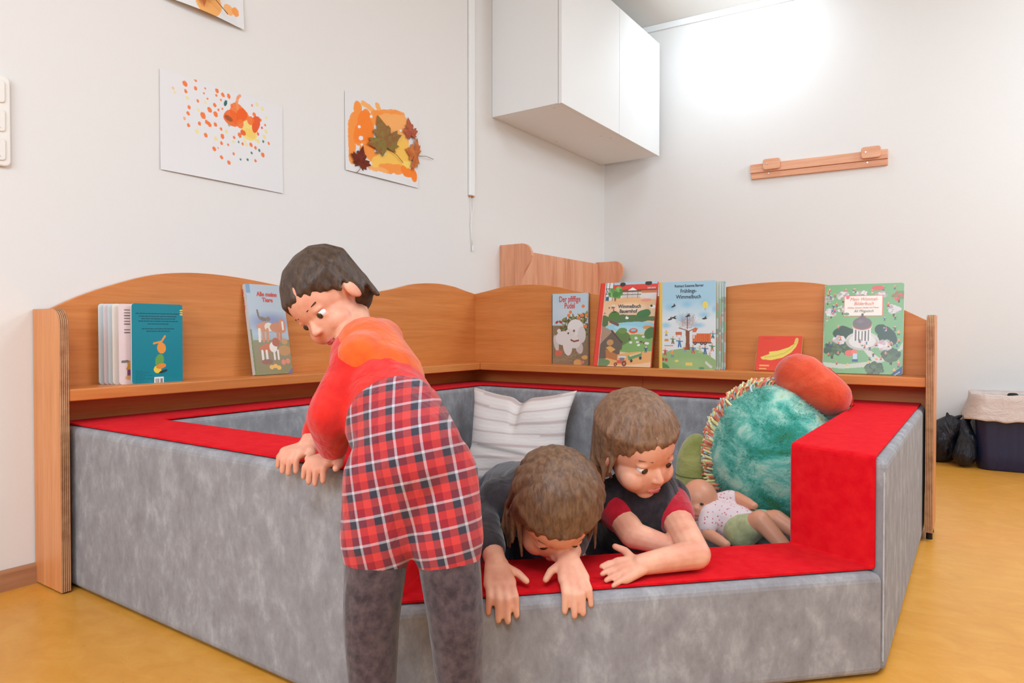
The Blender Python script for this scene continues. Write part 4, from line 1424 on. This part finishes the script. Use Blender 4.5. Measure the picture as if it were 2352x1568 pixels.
def loft(levels, seg_pts, mat, name, parent, cap=True, smooth=True):
    bm = bmesh.new()
    rings = []
    for z, f in levels:
        rings.append([bm.verts.new((x, y, z + dz)) for x, y, dz in seg_pts(f)])
    n = len(rings[0])
    for i in range(len(rings) - 1):
        for k in range(n):
            bm.faces.new((rings[i][k], rings[i][(k + 1) % n], rings[i + 1][(k + 1) % n], rings[i + 1][k]))
    if cap:
        bm.faces.new(rings[0][::-1])
    return link(name, mesh_from(bm, name, mat, smooth), parent)


def rr_ring(hw, hd, r, ribs=0.0, n=8):
    pts = []
    for cx, cy, a0 in ((hw - r, -hd + r, -90), (hw - r, hd - r, 0), (-hw + r, hd - r, 90), (-hw + r, -hd + r, 180)):
        for i in range(n + 1):
            an = R(a0 + 90 * i / n)
            pts.append((cx + r * math.cos(an), cy + r * math.sin(an)))
    out = []
    for (x0, y0), (x1, y1) in zip(pts, pts[1:] + pts[:1]):
        L = math.hypot(x1 - x0, y1 - y0)
        m = max(1, int(L / 0.006))
        for k in range(m):
            out.append((x0 + (x1 - x0) * k / m, y0 + (y1 - y0) * k / m))
    return out


base_ring = rr_ring(0.19, 0.125, 0.05)


def bin_pts(f):
    res = []
    for i, (x, y) in enumerate(base_ring):
        rib = 1 + 0.008 * (1 if (i % 6) < 2 else 0)
        res.append((x * f * rib, y * f * rib, 0))
    return res


loft([(0.0, 0.93), (0.006, 0.96), (0.08, 0.985), (0.2, 1.03), (0.30, 1.06), (0.318, 1.1), (0.33, 1.1)], bin_pts, navy, 'body', bin_)
rl = random.Random(21)
ph = [rl.uniform(0, 6.28) for _ in range(8)]


def liner_pts(spec):
    f, amp, dz = spec
    res = []
    N = len(base_ring)
    for i, (x, y) in enumerate(base_ring):
        t = i / N * 2 * PI
        wv = sum(math.sin((k + 3) * 2.1 * t + ph[k]) for k in range(6)) / 6
        res.append((x * f * (1 + amp * wv), y * f * (1 + amp * wv), dz * (0.6 + 0.7 * math.sin(2 * t + 1) * wv)))
    return res


liner_m = newmat('thin_plastic_liner', rgb(234, 212, 200), 0.35, 0.4)
bsdf(liner_m).inputs['Transmission Weight'].default_value = 0.25
bump(liner_m, noise(liner_m, coords(liner_m, (1, 1, 1.6)), 16, 5, 0.6, 1.0), 0.5, 0.02)
lo = loft([(0.222, (1.27, 0.03, 0.02)), (0.232, (1.26, 0.035, 0.02)), (0.275, (1.17, 0.03, 0.02)), (0.315, (1.13, 0.02, 0.01)), (0.345, (1.12, 0.015, 0.01)), (0.35, (1.08, 0.02, 0.01)), (0.335, (1.03, 0.02, 0.0)), (0.25, (0.98, 0.03, 0.0))], liner_pts, liner_m, 'bin_liner', bin_, cap=False)
so = lo.modifiers.new('solid', 'SOLIDIFY')
so.thickness = 0.0012
blob('lid_grip', [('c', (-0.04, 0.128, 0.335), (-0.02, 0.128, 0.335), 0.013, 0.013), ('c', (-0.03, 0.13, 0.30), (-0.03, 0.128, 0.335), 0.011, 0.011)], 0.003, MATS['black_rubber'], bin_, 2, world=False)

bagm = newmat('black_bag_film', rgb(22, 30, 44), 0.3, 0.5)
n_ = noise(bagm, coords(bagm), 17, 5, 0.65, 0.4)
setcol(bagm, ramp(bagm, n_, [(0.45, rgb(10, 14, 22)), (0.66, rgb(20, 30, 48)), (0.76, rgb(20, 24, 28)), (0.8, rgb(130, 76, 44))]))
bump(bagm, noise(bagm, coords(bagm, (1, 1, 0.5)), 20, 5, 0.6, 1.2), 0.7, 0.03)
bg1 = thing('bin_bag', 'black bag slumped behind the plywood shelf end', 'bag', (1.86, 0.0, 0), 0, 'black bags by the bin')
blob('sack', [('e', (1.84, 0.0, 0.09), (0.12, 0.08, 0.10)), ('c', (1.84, -0.01, 0.13), (1.90, -0.02, 0.21), 0.07, 0.03), ('c', (1.86, -0.02, 0.07), (1.93, -0.03, 0.19), 0.06, 0.035)], 0.008, bagm, bg1, 6)
blob('knot', [('c', (1.90, -0.02, 0.20), (1.945, -0.03, 0.235), 0.022, 0.008), ('c', (1.90, -0.02, 0.20), (1.89, -0.03, 0.245), 0.018, 0.006)], 0.004, bagm, bg1, 3)
bg2 = thing('bin_bag', 'small black bag hanging down against the front of bin', 'bag', (1.965, -0.11, 0), 0, 'black bags by the bin')
blob('sack', [('c', (1.965, -0.11, 0.055), (1.975, -0.10, 0.13), 0.05, 0.042), ('c', (1.975, -0.10, 0.12), (1.965, -0.085, 0.215), 0.042, 0.02), ('c', (1.94, -0.1, 0.05), (1.955, -0.11, 0.03), 0.03, 0.028)], 0.006, bagm, bg2, 5)
blob('knot', [('c', (1.965, -0.085, 0.205), (1.985, -0.08, 0.235), 0.018, 0.008)], 0.004, bagm, bg2, 3)

# ================================================================== figures
skin = newmat('skin', rgb(226, 160, 130), 0.5, 0.35)
bsdf(skin).inputs['Subsurface Weight'].default_value = 0.12
bsdf(skin).inputs['Subsurface Radius'].default_value = (0.012, 0.005, 0.003)
ns = noise(skin, coords(skin), 22, 3)
setcol(skin, ramp(skin, ns, [(0.35, rgb(218, 146, 118)), (0.65, rgb(232, 170, 140))]))
eye_w = newmat('eye_white', rgb(236, 232, 228), 0.15, 0.5)
eye_d = newmat('eye_iris', rgb(58, 38, 28), 0.1, 0.6)
lip_m = newmat('lips', rgb(196, 104, 96), 0.4, 0.4)


def hair_mat(name, c1, c2):
    m = newmat(name, c1, 0.5, 0.4)
    n = noise(m, coords(m, (1, 1, 0.35)), 120, 3, 0.6, 0.4)
    setcol(m, ramp(m, n, [(0.35, c2), (0.65, c1)]))
    bump(m, n, 0.5, 0.004)
    return m


hair_dark = hair_mat('dark_brown_hair', rgb(84, 62, 46), rgb(54, 38, 28))
hair_mid = hair_mat('brown_hair', rgb(124, 90, 64), rgb(88, 60, 42))
hair_light = hair_mat('light_brown_hair', rgb(140, 102, 74), rgb(104, 72, 50))


def V3(*p):
    return Vector(p)


class Head:
    def __init__(self, c, f, u, s=1.0):
        self.c = Vector(c)
        self.f = Vector(f).normalized()
        u = Vector(u)
        self.u = (u - self.f * u.dot(self.f)).normalized()
        self.r = self.f.cross(self.u).normalized()
        self.s = s
        self.M = Matrix((self.r, self.f, self.u)).transposed()

    def p(self, x, y, z):
        return self.c + self.M @ (Vector((x, y, z)) * self.s)

    def e(self, x, y, z, rx, ry, rz):
        return ('e', self.p(x, y, z), (rx * self.s, ry * self.s, rz * self.s), self.M)

    def skin_prims(self, neck):
        s = self.s
        L = [self.e(0, -0.012, 0.022, 0.070, 0.084, 0.073), self.e(0, 0.020, -0.030, 0.057, 0.054, 0.058), self.e(0.030, 0.038, -0.036, 0.029, 0.029, 0.027), self.e(-0.030, 0.038, -0.036, 0.029, 0.029, 0.027), self.e(0, 0.046, -0.074, 0.022, 0.018, 0.015), self.e(0.073, -0.010, -0.012, 0.008, 0.017, 0.024), self.e(-0.073, -0.010, -0.012, 0.008, 0.017, 0.024), self.e(0, 0.062, -0.052, 0.018, 0.010, 0.011)]
        L.append(('c', self.p(0, 0.066, -0.004), self.p(0, 0.080, -0.024), 0.005 * s, 0.0075 * s))
        for sx in (-1, 1):
            L.append(self.e(0.0065 * sx, 0.0755, -0.0265, 0.0062, 0.0065, 0.005))
            L.append(self.e(0.028 * sx, 0.0535, 0.0065, 0.0150, 0.0125, 0.0078))     # upper lid
            L.append(self.e(0.028 * sx, 0.0525, -0.0115, 0.0140, 0.0105, 0.0052))    # lower lid
        L.append(('c', self.p(0, -0.022, -0.055), Vector(neck), 0.036 * s, 0.038 * s))
        return L

    def face_parts(self, parent, brow):
        for sx in (-1, 1):
            bm = bmesh.new()
            ellip(bm, self.p(0.028 * sx, 0.0535, -0.003), (0.0118 * self.s, 0.0118 * self.s, 0.0105 * self.s), self.M, 16, 12)
            ey = link('eye', mesh_from(bm, 'eye', eye_w, True), parent, True)
            bm = bmesh.new()
            ellip(bm, self.p(0.028 * sx, 0.0630, -0.0045), (0.0072 * self.s, 0.0034 * self.s, 0.0068 * self.s), self.M, 12, 8)
            link('iris', mesh_from(bm, 'iris', eye_d, True), ey)
            bm = bmesh.new()
            capsule(bm, self.p(0.017 * sx, 0.0672, 0.0185), self.p(0.041 * sx, 0.0565, 0.020), 0.0022 * self.s, 0.0016 * self.s, 8)
            link('eyebrow', mesh_from(bm, 'eyebrow', brow, True), parent, True)
        blob('mouth', [('c', self.p(-0.013, 0.0690, -0.0535), self.p(0, 0.0730, -0.0520), 0.0026 * self.s, 0.0038 * self.s), ('c', self.p(0.013, 0.0690, -0.0535), self.p(0, 0.0730, -0.0520), 0.0026 * self.s, 0.0038 * self.s), ('c', self.p(-0.008, 0.0700, -0.0575), self.p(0.008, 0.0700, -0.0575), 0.0038 * self.s, 0.0038 * self.s)], 0.0012, lip_m, parent, 2)

    def hair(self, parent, mat, long=0.0, seed=1, drop=None):
        r = random.Random(seed)
        L = [self.e(0, -0.024, 0.034, 0.078, 0.084, 0.073), self.e(0, -0.052, -0.012, 0.070, 0.046, 0.062)]
        crown = self.p(0, -0.03, 0.104)
        for k in range(64):
            a = 2 * PI * k / 64 + r.uniform(-0.05, 0.05)
            cx, cy = math.sin(a), math.cos(a)          # cy=1 is the front
            front = max(0.0, cy)
            zb = 0.052 * front ** 1.5 + (-0.03 if cy < 0.25 else 0.0) - ((0.05 if long else 0.024) if cy < -0.3 else 0.0)
            m0 = self.p(0.034 * cx, 0.036 * cy - 0.028, 0.099)
            m1 = self.p(0.060 * cx, 0.062 * cy - 0.026, 0.081)
            m2 = self.p(0.080 * cx, 0.083 * cy - 0.022, 0.052)
            en = self.p(0.0785 * cx * r.uniform(0.96, 1.02), (0.086 if cy > 0 else 0.060) * cy - 0.023, zb + r.uniform(-0.010, 0.006))
            w = r.uniform(0.0045, 0.0075) * self.s
            L += [('c', crown, m0, w, w), ('c', m0, m1, w, w), ('c', m1, m2, w, w), ('c', m2, en, w, w * 0.8)]
            if long and cy < 0.45:
                e2 = en + (Vector(drop) if drop is not None else -self.u) * (long * r.uniform(0.75, 1.1)) + self.r * 0.012 * r.gauss(0, 1)
                L.append(('c', en, e2, w * 1.2, w * 0.5))
        return blob('hair', L, 0.003, mat, parent, 3)


def hand(L, W, K, M, E_, side, thumb_dir, s=1.0, r=0.0062):
    """palm from wrist W to knuckle row K, middle joints M, tips E; side points to the thumb"""
    W, K, M, E_, side = Vector(W), Vector(K), Vector(M), Vector(E_), Vector(side).normalized()
    lens = (0.86, 1.0, 0.95, 0.74)     # index .. little
    for i in range(4):
        off = side * (0.0195 - 0.013 * i) * s
        k0 = K + off * 1.0
        m0 = k0 + (M - K) * lens[i] + off * 0.12
        e0 = m0 + (E_ - M) * lens[i] + off * 0.08
        rr_ = (r if i < 3 else r * 0.88) * s
        L += [('c', W + off * 0.55, k0, 0.0105 * s, 0.0095 * s), ('c', k0, m0, rr_ * 1.08, rr_), ('c', m0, e0, rr_, rr_ * 0.82)]
    t0 = W + (K - W) * 0.25 + side * 0.014 * s
    t1 = t0 + Vector(thumb_dir).normalized() * 0.024 * s
    t2 = t1 + (Vector(thumb_dir).normalized() + (K - W).normalized() * 0.7).normalized() * 0.02 * s
    L += [('c', W, t0, 0.012 * s, 0.011 * s), ('c', t0, t1, 0.0095 * s, 0.0075 * s), ('c', t1, t2, 0.0075 * s, 0.006 * s)]


def plaid():
    m = newmat('red_black_plaid', rgb(150, 40, 44), 0.9, 0.1, 0.2)
    tc = nd(m, 'ShaderNodeTexCoord')
    sep = nd(m, 'ShaderNodeSeparateXYZ')
    mp = nd(m, 'ShaderNodeMapping')
    mp.inputs['Rotation'].default_value = (0, R(14), R(-34))
    lk(m, tc.outputs['Object'], mp.inputs['Vector'])
    lk(m, mp.outputs['Vector'], sep.inputs[0])
    bands = []
    for ax_ in (0, 2):
        mu = nd(m, 'ShaderNodeMath', operation='MULTIPLY')
        lk(m, sep.outputs[ax_], mu.inputs[0])
        mu.inputs[1].default_value = 27
        fr = nd(m, 'ShaderNodeMath', operation='FRACT')
        lk(m, mu.outputs[0], fr.inputs[0])
        bands.append(ramp(m, fr.outputs[0], [(0.0, rgb(206, 64, 60)), (0.3, rgb(206, 64, 60)), (0.32, rgb(60, 56, 66)), (0.58, rgb(60, 56, 66)), (0.6, rgb(196, 186, 190)), (0.68, rgb(196, 186, 190)), (0.7, rgb(150, 40, 50)), (1.0, rgb(150, 40, 50))]))
    setcol(m, mix(m, bands[0], bands[1], 0.5))
    bump(m, noise(m, coords(m, (1, 1, 0.5)), 14, 3, 0.5, 1.2), 0.45, 0.02)
    return m


plaid_m = plaid()
shirt_red = cloth('red_jersey', rgb(222, 44, 34), rgb(204, 30, 26), 30, folds=0.45)
shirt_orange = cloth('orange_jersey', rgb(230, 100, 36), rgb(216, 84, 28), 30, folds=0.45)
legging = cloth('dark_patterned_leggings', rgb(92, 74, 74), rgb(60, 46, 48), 70, folds=0.45)
grey_knit = cloth('dark_grey_knit', rgb(66, 60, 62), rgb(48, 44, 48), 60, folds=0.45)
black_knit = cloth('black_knit', rgb(52, 42, 46), rgb(32, 28, 32), 60, folds=0.45)
sleeve_red = cloth('crimson_sleeve', rgb(186, 26, 44), rgb(160, 18, 36), 40, folds=0.45)
denim = cloth('dark_trousers', rgb(70, 66, 78), rgb(50, 48, 60), 70, folds=0.45)
sock_m = cloth('grey_sock', rgb(120, 112, 112), rgb(96, 90, 92), 80)

# ---- child A: standing at the left end of the entrance, stooping over the rim
pA = thing('person', 'stooping child in red shirt and plaid shorts gripping the left foam rim', 'person', (1.33, -3.28, 0))
hip = V3(1.318, -3.258, 0.460)
sho = V3(1.090, -3.140, 0.600)
S1, S2 = sho + V3(0.055, -0.07, -0.01), sho + V3(-0.045, 0.075, 0.02)
hA = Head((0.990, -3.140, 0.705), (0.16, -0.80, -0.62), (-0.40, 0.0, 0.88), 0.92)
el1, wr1 = V3(1.160, -3.285, 0.515), V3(1.103, -3.222, 0.436)
el2, wr2 = V3(0.985, -3.115, 0.520), V3(1.012, -3.205, 0.440)
h1, h2 = hip + V3(0.030, 0.022, -0.02), hip + V3(-0.035, -0.028, -0.02)
k1, k2 = V3(1.392, -3.250, 0.235), V3(1.290, -3.318, 0.235)
an1, an2 = V3(1.395, -3.240, 0.055), V3(1.295, -3.320, 0.055)
L = hA.skin_prims(sho + V3(-0.02, -0.005, 0.03))
L += [('c', hip, hip.lerp(sho, 0.5), 0.066, 0.066), ('c', hip.lerp(sho, 0.5), sho, 0.066, 0.062), ('c', S1, S2, 0.040, 0.040)]
for S_, el, wr in ((S1, el1, wr1), (S2, el2, wr2)):
    L += [('c', S_, el, 0.032, 0.025), ('c', el, wr, 0.025, 0.018)]
for h_, k_, an in ((h1, k1, an1), (h2, k2, an2)):
    L += [('c', h_, k_, 0.049, 0.036), ('c', k_, an, 0.036, 0.025), ('c', an - V3(0, 0, 0.02), an + V3(-0.045, -0.045, -0.032), 0.024, 0.021)]
for wr in (wr1, wr2):
    K = wr + V3(-0.004, -0.030, -0.006)
    hand(L, wr, K, K + V3(-0.002, -0.012, -0.010), K + V3(-0.002, -0.014, -0.034), (1, 0.1, 0.05) if wr is wr1 else (1, 0.1, 0), (0.8, -0.5, -0.2))
bodyA = blob('body', L, 0.0026, skin, pA, 3)
hA.face_parts(bodyA, hair_dark)
hA.hair(pA, hair_dark, 0.0, 3)
sl = hip.lerp(sho, 0.28)
blob('shirt', [('c', sl, hip.lerp(sho, 0.6), 0.078, 0.076), ('c', hip.lerp(sho, 0.6), sho, 0.076, 0.065), ('c', S1, S2, 0.047, 0.047), ('c', S1, S1.lerp(el1, 0.9), 0.042, 0.036), ('c', S2, S2.lerp(el2, 0.9), 0.042, 0.036), ('c', el1, el1.lerp(wr1, 0.72), 0.035, 0.027), ('c', el2, el2.lerp(wr2, 0.72), 0.035, 0.027)], 0.005, shirt_red, pA, 4)
blob('collar_yoke', [('c', S1 + V3(0.012, 0, 0.012), S2 + V3(0.012, 0, 0.012), 0.045, 0.045), ('c', sho + V3(0.012, 0.0, 0.016), hip.lerp(sho, 0.62) + V3(0.012, 0.005, 0.014), 0.062, 0.066)], 0.005, shirt_orange, pA, 4)
L = [('c', hip, hip.lerp(sho, 0.34), 0.079, 0.081), ('c', hip, hip + V3(-0.006, 0, -0.06), 0.079, 0.066)]
for h_, k_, an in ((h1, k1, an1), (h2, k2, an2)):
    L += [('c', h_, h_.lerp(k_, 0.5), 0.059, 0.055)]
blob('plaid_shorts', L, 0.005, plaid_m, pA, 4)
L = []
for h_, k_, an in ((h1, k1, an1), (h2, k2, an2)):
    blob('legging', [('c', h_, k_, 0.054, 0.041), ('c', k_, an + V3(0, 0, 0.02), 0.041, 0.030)], 0.004, legging, pA, 3)
for an in (an1, an2):
    blob('sock', [('c', an + V3(0, 0, 0.03), an - V3(0, 0, 0.02), 0.031, 0.029), ('c', an - V3(0, 0, 0.025), an + V3(-0.046, -0.046, -0.029), 0.027, 0.025)], 0.004, sock_m, pA, 3)

# ---- child B: crawling head first over the step, hands on its front edge
n_out = V3(0.7071, -0.7071, 0)
s_dir = V3(0.7071, 0.7071, 0)
pB = thing('person', 'brown haired child crawling over the step with both hands on its edge', 'person', (1.15, -2.72, 0.03))
eL, eR = V3(1.448, -2.992, 0.2), V3(1.356, -3.084, 0.2)        # edge points under the left and right hand
hc = V3(1.372, -2.938, 0.318)
hB = Head(hc, n_out * 0.55 + V3(0, 0, -0.85), n_out * 0.82 + V3(0, 0, 0.5), 1.0)
shB = hc - n_out * 0.15 + V3(0, 0, -0.015)
SL, SR = shB + s_dir * 0.068, shB - s_dir * 0.075
hpB = shB - n_out * 0.27 + V3(0, 0, -0.06)
wL, wR = eL - n_out * 0.056 + V3(0, 0, 0.042), eR - n_out * 0.056 + V3(0, 0, 0.042)
elL, elR = SL + s_dir * 0.018 + n_out * 0.04, SR - s_dir * 0.045 + n_out * 0.02
elL.z = elR.z = 0.285
L = hB.skin_prims(shB + n_out * 0.02)
L += [('c', shB, hpB, 0.07, 0.078), ('c', SL, SR, 0.044, 0.044)]
for S_, el, wr, ed in ((SL, elL, wL, eL), (SR, elR, wR, eR)):
    L += [('c', S_, el, 0.034, 0.027), ('c', el, wr, 0.027, 0.0185)]
    K = ed - n_out * 0.018 + V3(0, 0, 0.020)
    hand(L, wr, K, ed + n_out * 0.009 + V3(0, 0, 0.003), ed + n_out * 0.0125 + V3(0, 0, -0.032), -s_dir if S_ is SL else s_dir, (-s_dir if S_ is SL else s_dir) + n_out * 0.3 + V3(0, 0, -0.4), 1.0, 0.0068)
kns = []
for sg in (-1, 1):
    h_ = hpB + s_dir * 0.05 * sg + V3(0, 0, -0.01)
    k_ = h_ + n_out * 0.03 + V3(0, 0, 0)
    k_.z = 0.085
    a_n = k_ - n_out * 0.17
    a_n.z = 0.075
    kns.append((h_, k_, a_n))
    L += [('c', h_, k_, 0.056, 0.042), ('c', k_, a_n, 0.042, 0.028), ('c', a_n, a_n - n_out * 0.05, 0.026, 0.022)]
bodyB = blob('body', L, 0.0026, skin, pB, 3)
hB.face_parts(bodyB, hair_mid)
hB.hair(pB, hair_mid, 0.075, 5, drop=(-0.1, 0.05, -0.9))
L = [('c', shB, hpB, 0.082, 0.088), ('c', SL, SR, 0.053, 0.053)]
for S_, el, wr in ((SL, elL, wL), (SR, elR, wR)):
    L += [('c', S_, el, 0.044, 0.037), ('c', el, el.lerp(wr, 0.72), 0.036, 0.028)]
blob('sweater', L, 0.005, grey_knit, pB, 4)
L = [('c', hpB, hpB - n_out * 0.03, 0.09, 0.085)]
for h_, k_, a_n in kns:
    L += [('c', h_, k_, 0.066, 0.05), ('c', k_, a_n, 0.05, 0.038)]
blob('trousers', L, 0.006, denim, pB, 4)

# ---- child C: kneeling in the nest, bare forearm resting on the step
pC = thing('person', 'child in black top with red sleeves resting bare forearm on the step', 'person', (1.36, -2.5, 0.03))
hcC = V3(1.448, -2.735, 0.415)
hC = Head(hcC, n_out * 0.8 + s_dir * 0.25 + V3(0, 0, -0.42), V3(-0.25, 0.0, 0.95), 1.0)
shC = V3(1.43, -2.672, 0.292)
ClL, ClR = shC + s_dir * 0.052, shC - s_dir * 0.068
hpC = V3(1.31, -2.50, 0.165)
eCL = V3(1.582, -2.780, 0.236)
wCL = V3(1.512, -2.868, 0.228)
eCR = ClR + n_out * 0.08 + s_dir * 0.016
eCR.z = 0.246
wCR = eCR + n_out * 0.035 + s_dir * 0.06
wCR.z = 0.232
L = hC.skin_prims(shC + V3(0, 0, 0.02))
L += [('c', shC, hpC, 0.07, 0.078), ('c', ClL, ClR, 0.044, 0.044), ('c', ClL, eCL, 0.034, 0.028), ('c', eCL, wCL, 0.028, 0.019), ('c', ClR, eCR, 0.034, 0.027), ('c', eCR, wCR, 0.027, 0.019)]
fd = (wCL - eCL).normalized()
K = wCL + fd * 0.04 + V3(0, 0, -0.004)
hand(L, wCL, K, K + fd * 0.018 + V3(0, 0, -0.001), K + fd * 0.034 + V3(0, 0, -0.006), V3(-0.6, 0.5, 0.4), V3(-0.5, 0.2, 0.3))
fr_ = (wCR - eCR).normalized()
K = wCR + fr_ * 0.032 + V3(0, 0, -0.006)
hand(L, wCR, K, K + fr_ * 0.010 + V3(0, 0, 0.006), K + fr_ * 0.012 + V3(0, 0, -0.010), V3(0.5, -0.5, 0.4), V3(0.5, -0.2, 0.3))
kns = []
for sg in (-1, 1):
    h_ = hpC + s_dir * 0.05 * sg
    k_ = h_ + n_out * 0.10
    k_.z = 0.088
    a_n = h_ - n_out * 0.06
    a_n.z = 0.07
    kns.append((h_, k_, a_n))
    L += [('c', h_, k_, 0.055, 0.042), ('c', k_, a_n, 0.042, 0.028), ('c', a_n, a_n - n_out * 0.05, 0.026, 0.022)]
bodyC = blob('body', L, 0.0026, skin, pC, 3)
hC.face_parts(bodyC, hair_light)
hC.hair(pC, hair_light, 0.05, 9, drop=(0.02, 0.1, -0.8))
L = [('c', shC, hpC, 0.083, 0.088), ('c', ClL, ClR, 0.052, 0.052)]
blob('top', L, 0.005, black_knit, pC, 4)
for S_, el in ((ClL, eCL), (ClR, eCR)):
    blob('sleeve', [('c', S_, S_.lerp(el, 0.34), 0.0475, 0.041)], 0.004, sleeve_red, pC, 3)
L = [('c', hpC, hpC - n_out * 0.02, 0.09, 0.085)]
for h_, k_, a_n in kns:
    L += [('c', h_, k_, 0.065, 0.05), ('c', k_, a_n, 0.05, 0.038)]
blob('trousers', L, 0.006, denim, pC, 4)

# ================================================================== baby doll
doll = thing('baby_doll', 'bald baby doll in pale pink shirt lying before the green cushion', 'doll', (1.42, -2.04, 0.036))
doll_skin = newmat('doll_vinyl', rgb(222, 150, 118), 0.4, 0.4)
hd = V3(1.335, -2.04, 0.150)
t0_, t1_ = V3(1.365, -2.045, 0.112), V3(1.455, -2.04, 0.095)
L = [('e', hd, (0.054, 0.058, 0.062)), ('e', hd + V3(0.01, -0.03, -0.022), (0.04, 0.034, 0.034)), ('e', hd + V3(0.012, -0.058, -0.01), (0.009, 0.009, 0.008)), ('e', hd + V3(0.055, -0.004, -0.006), (0.01, 0.014, 0.018)), ('c', t0_, t1_, 0.046, 0.05), ('c', hd, t0_, 0.03, 0.034)]
sA, sB = V3(1.375, -2.08, 0.125), V3(1.385, -2.01, 0.145)
eA, eB = V3(1.385, -2.118, 0.08), V3(1.43, -2.0, 0.165)
wA, wB = V3(1.43, -2.13, 0.066), V3(1.475, -2.02, 0.155)
for s0, e0, w0 in ((sA, eA, wA), (sB, eB, wB)):
    L += [('c', s0, e0, 0.021, 0.018), ('c', e0, w0, 0.018, 0.015), ('e', w0 + (w0 - e0).normalized() * 0.012, (0.015, 0.012, 0.012))]
for h0, k0, f0 in ((V3(1.47, -2.075, 0.092), V3(1.525, -2.10, 0.135), V3(1.60, -2.11, 0.066)), (V3(1.475, -2.01, 0.095), V3(1.545, -2.01, 0.12), V3(1.625, -2.025, 0.085))):
    L += [('c', h0, k0, 0.033, 0.027), ('c', k0, f0, 0.027, 0.019), ('c', f0, f0 + V3(0.012, -0.018, 0.0), 0.018, 0.014)]
db = blob('body', L, 0.004, doll_skin, doll, 3)
for dx in (-0.022, 0.026):
    bm = bmesh.new()
    ellip(bm, hd + V3(dx, -0.0545, 0.004), (0.006, 0.004, 0.0035), None, 10, 8)
    link('eye', mesh_from(bm, 'eye', eye_d, True), db, True)
bm = bmesh.new()
ellip(bm, hd + V3(0.012, -0.062, -0.028), (0.010, 0.003, 0.003), None, 10, 8)
link('mouth', mesh_from(bm, 'mouth', lip_m, True), db, True)
dress_m = newmat('pink_dotted_cotton', rgb(226, 190, 190), 0.9, 0.1)
vo = nd(dress_m, 'ShaderNodeTexVoronoi')
vo.inputs['Scale'].default_value = 110
lk(dress_m, coords(dress_m), vo.inputs['Vector'])
setcol(dress_m, ramp(dress_m, vo.outputs['Distance'], [(0.0, rgb(206, 110, 120)), (0.22, rgb(206, 110, 120)), (0.28, rgb(232, 206, 206)), (1, rgb(232, 206, 206))]))
blob('shirt', [('c', t0_, t1_, 0.053, 0.056), ('c', sA, sA.lerp(eA, 0.7), 0.028, 0.026), ('c', sB, sB.lerp(eB, 0.7), 0.028, 0.026)], 0.005, dress_m, doll, 3)
blob('diaper_pants', [('c', V3(1.465, -2.07, 0.088), V3(1.47, -2.01, 0.092), 0.05, 0.05), ('c', V3(1.47, -2.075, 0.092), V3(1.497, -2.088, 0.112), 0.041, 0.036), ('c', V3(1.475, -2.01, 0.095), V3(1.51, -2.01, 0.107), 0.041, 0.036)], 0.005, cloth('pale_green_cotton', rgb(186, 186, 140), rgb(168, 166, 120), 60), doll, 3)
